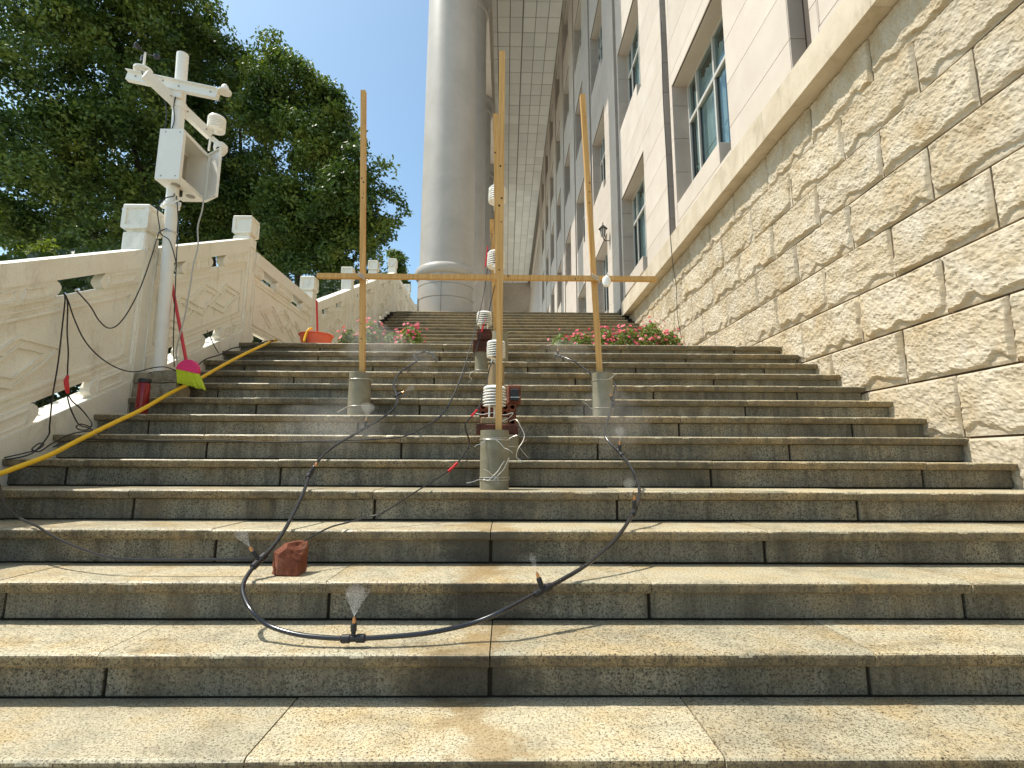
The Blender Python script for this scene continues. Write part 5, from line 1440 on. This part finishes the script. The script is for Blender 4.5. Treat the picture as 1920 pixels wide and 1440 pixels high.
tree('banyan_tree', 'dark green tree behind the white pole, between the other two big trees', [(-13.66, 18.75, 18.23, 1.54), (-12.56, 18.77, 18.01, 1.27), (-13.30, 19.49, 16.65, 2.47), (-11.67, 19.02, 16.28, 1.54), (-11.27, 19.74, 14.88, 2.13), (-13.63, 19.48, 13.45, 2.41), (-12.38, 20.16, 12.21, 2.47), (-13.62, 19.94, 10.42, 2.41), (-11.96, 20.89, 10.66, 2.07), (-14.55, 18.53, 19.74, 1.54)], (-12.0, 20.5, -1.0), [([(-12.0, 20.5, -1.0), (-11.9, 20.5, 2.5), (-12.0, 20.6, 6.0)], 0.40, 0.28), ([(-12.0, 20.6, 5.5), (-12.3, 20.3, 9.5), (-13.530, 19.391, 17.312)], 0.22, 0.05), ([(-12.0, 20.6, 5.5), (-11.2, 20.6, 9.0), (-11.269, 19.736, 14.876)], 0.2, 0.05), ([(-11.9, 20.5, 4.0), (-12.8, 20.2, 6.0), (-13.839, 19.875, 10.849)], 0.18, 0.05)], 85000, 2, 0.165, 0.09)
tree('banyan_tree', 'dark green tree whose ragged edge meets the blue sky left of the columns', [(-8.08, 17.22, 14.52, 1.23), (-7.18, 17.36, 13.54, 1.31), (-6.41, 17.04, 12.25, 1.12), (-7.77, 17.62, 11.87, 1.89), (-5.85, 16.76, 10.74, 1.17), (-4.77, 16.30, 10.37, 0.73), (-5.56, 16.96, 9.44, 1.51), (-6.78, 17.50, 9.29, 1.74), (-4.58, 16.46, 9.29, 0.95), (-3.90, 16.27, 9.19, 0.47), (-7.75, 18.04, 9.12, 1.79), (-9.44, 18.38, 13.69, 1.99), (-9.63, 18.88, 10.38, 2.09), (-9.11, 17.58, 15.59, 0.94), (-6.00, 17.59, 8.62, 1.16), (-7.95, 18.64, 8.54, 1.22), (-4.71, 17.06, 8.70, 0.68), (-5.76, 18.17, 8.15, 1.19), (-7.13, 18.72, 7.94, 1.22), (-8.57, 19.25, 7.91, 1.25), (-5.30, 18.73, 7.74, 0.82), (-9.83, 19.11, 8.94, 1.46), (-6.59, 17.17, 8.13, 1.32), (-5.59, 16.88, 8.60, 1.12), (-7.54, 17.83, 7.18, 1.16), (-6.18, 17.84, 7.00, 0.97), (-4.89, 17.20, 7.76, 0.75)], (-8.8, 20.6, -1.0), [([(-8.8, 20.6, -1.0), (-8.8, 20.6, 2.4), (-8.6, 20.5, 5.0)], 0.40, 0.28), ([(-8.6, 20.5, 4.7), (-8.7, 20.4, 9.0), (-8.229, 17.843, 14.450)], 0.22, 0.05), ([(-8.6, 20.5, 4.7), (-7.4, 20.0, 7.6), (-5.264, 17.370, 10.687)], 0.2, 0.04), ([(-8.7, 20.6, 4.4), (-7.4, 20.2, 6.4), (-5.224, 18.169, 9.420)], 0.16, 0.04), ([(-8.7, 20.6, 4.2), (-9.4, 20.4, 7.0), (-9.923, 19.224, 12.161)], 0.16, 0.05)], 110000, 3, 0.155, 0.085)
tree('small_tree', 'small far tree showing between the last balustrade post and the first column', [(-6.43, 28.68, 12.27, 0.63), (-6.27, 28.75, 11.74, 0.56), (-6.86, 29.76, 11.85, 0.65), (-6.20, 28.84, 11.18, 0.50)], (-6.6, 30.0, -1.0), [([(-6.6, 30.0, -1.0), (-6.5, 30.0, 5.0), (-6.425, 28.723, 11.955)], 0.18, 0.04)], 7000, 4, 0.16, 0.08, None)
tree('shrub', 'small sunlit yellow-green shrub just behind the left balustrade rail', [(-6.45, 6.73, 3.59, 0.07), (-6.23, 6.73, 3.60, 0.08), (-6.31, 6.72, 3.68, 0.06), (-6.33, 6.75, 3.47, 0.12)], (-5.9, 6.6, -1.0), [([(-5.9, 6.6, -1.0), (-5.9, 6.6, 2.0), (-6.307, 6.724, 3.631)], 0.04, 0.01)], 900, 5, 0.07, 0.026, None, 'leafb', 0.8)
# hedge added just outside the balustrade so the drain and rail openings look dark
hr = np.random.default_rng(77)
he = empty('hedge', (-4.1, 5.0, -1.0), 'dark hedge added behind the balustrade so its openings look dark', 'hedge')
n = 46000
hy = hr.uniform(0.2, 14.0, n)
top = np.array([railz(float(v)) - 0.10 for v in hy])
hx = -4.05 + 0.45 * np.clip(hr.normal(0, 0.55, n), -1, 1)
hz = top - hr.uniform(0, 1, n) ** 1.1 * 1.75
upv = np.stack([np.full(n, 0.7), np.zeros(n), np.full(n, 0.5)], 1)
quads_mesh('foliage', leaf_quads(np.stack([hx, hy, hz], 1), upv, 0.10, 0.055, hr), M['leafd'], he)


# ------------------------------------------------------------------ fine spray at the nozzles
def spray(name, p, axis, length, spread, n, seed, size=0.0011, label=None):
    r = np.random.default_rng(seed)
    A = np.array(Vector(axis).normalized()); u = np.cross(A, [0.31, 0.87, 0.2]); u /= np.linalg.norm(u); v = np.cross(A, u)
    t = r.uniform(0, 1, n) ** 0.8; an = r.uniform(0, 2 * np.pi, n)
    rr = spread * t * np.where(r.uniform(0, 1, n) < 0.7, r.uniform(0.75, 1.0, n), r.uniform(0, 1, n))
    C = np.array(p) + A * (t * length)[:, None] + (u * np.cos(an)[:, None] + v * np.sin(an)[:, None]) * rr[:, None]
    C[:, 0] += 0.25 * spread * t ** 2
    tet = np.array([[1, 1, 1], [1, -1, -1], [-1, 1, -1], [-1, -1, 1]]) * size * 0.75
    V = (C[:, None, :] + tet[None] * r.uniform(0.6, 1.3, (n, 1, 1))).reshape(-1, 3) - np.array(p)
    F = [(4 * i + a, 4 * i + b, 4 * i + c) for i in range(n) for a, b, c in ((0, 1, 2), (0, 3, 1), (0, 2, 3), (1, 3, 2))]
    me = bpy.data.meshes.new(name); me.from_pydata(V.tolist(), [], F); me.update()
    o = link_mesh(name, me, M['drop'], None, p)
    return tag(o, label, 'water spray', 'fine spray at the hose nozzles', 'stuff')
SP = [((-0.520, 1.872, 0.260), (0.000, 0.000, 1.000), 0.085, 0.045, 420, 'fan of fine water spray rising from the nearest nozzle on the lowest step'), ((-1.048, 2.184, 0.443), (-0.550, -0.100, 0.800), 0.070, 0.030, 160, 'wisp of spray at the nozzle left of the broken brick'), ((0.122, 2.041, 0.374), (-0.350, 0.000, 1.000), 0.060, 0.015, 80, 'thin spray from the nozzle on the lower right of the hose loop'), ((0.611, 2.522, 0.630), (-0.200, -0.100, 1.000), 0.070, 0.035, 140, 'wisp of spray at the right bend of the hose'), ((-0.924, 3.387, 1.077), (0.100, 0.000, 1.000), 0.080, 0.060, 200, 'wisp of spray on the left side of the hose loop below the left cement pipe'), ((-0.791, 3.954, 1.333), (0.900, 0.000, 0.450), 0.070, 0.030, 120, 'wisp of spray blowing right from the upper left nozzle'), ((0.688, 3.081, 0.918), (0.000, 0.000, 1.000), 0.070, 0.035, 140, 'wisp of spray at the nozzle below the right cement pipe'), ((0.517, 4.994, 1.913), (0.000, 0.000, 1.000), 0.070, 0.035, 140, 'wisp of spray at the hose end left of the leaning batten')]
for i, (p, a, ln, sp, n, lb) in enumerate(SP):
    spray('water_spray', p, a, ln, sp, n * 4, 90 + i, 0.00040, lb)

def drift(p, s, n, seed, lb):
    """soft puff of mist: a few overlapping thin clouds in one closed-surface mesh"""
    rr = random.Random(seed); m = MB(); P = Vector(p)
    for k in range(1):
        bm = bmesh.new(); bmesh.ops.create_icosphere(bm, subdivisions=4, radius=0.5)
        o = Vector((seed * 1.7, k * 3.3, seed * 0.9))
        for v in bm.verts:
            f = 1.0 + 0.55 * noise.noise(v.co * 3.0 + o) + 0.25 * noise.noise(v.co * 7.0 + o)
            v.co = Vector((P.x + v.co.x * s[0] * 1.5 * f, P.y + v.co.y * s[1] * 1.5 * f, P.z + v.co.z * s[2] * 1.5 * f))
        bm.verts.index_update(); m.add([v.co for v in bm.verts], [[v.index for v in f.verts] for f in bm.faces], True); bm.free()
    tag(m.build('drifting_mist', M['mist'], None, p), lb, 'mist', 'mist drifting over the steps', 'stuff')
for i, (p, s, n, lb) in enumerate([((-0.787, 4.596, 1.745), (0.220, 0.160, 0.130), 5000, 'faint grey mist round the coiled upper left end of the hose'), ((-1.077, 3.202, 1.021), (0.400, 0.250, 0.220), 6500, 'faint mist below the left cement pipe'), ((0.689, 3.259, 1.050), (0.320, 0.250, 0.250), 5000, 'faint mist round the right cement pipe'), ((-1.351, 5.082, 1.998), (0.420, 0.400, 0.260), 5500, 'faint mist in front of the left-hand flower pots'), ((0.575, 4.845, 1.874), (0.300, 0.200, 0.150), 3000, 'faint mist at the hose end left of the leaning batten')]): drift(p, s, n, 300 + i, lb)
for i, (p, a, ln, sp, n, lb) in enumerate(SP):
    q = MB(); q.lathe([(0.002, 0.0), (sp * 0.45, ln * 0.5), (sp * 0.8, ln * 0.8), (sp * 0.75, ln * 1.1), (sp * 0.3, ln * 1.25), (0.0, ln * 1.28)], p, 20, True, a)
    q.build('spray_cloud', M['jet'], bpy.data.objects['water_spray' if i == 0 else 'water_spray.%03d' % i])
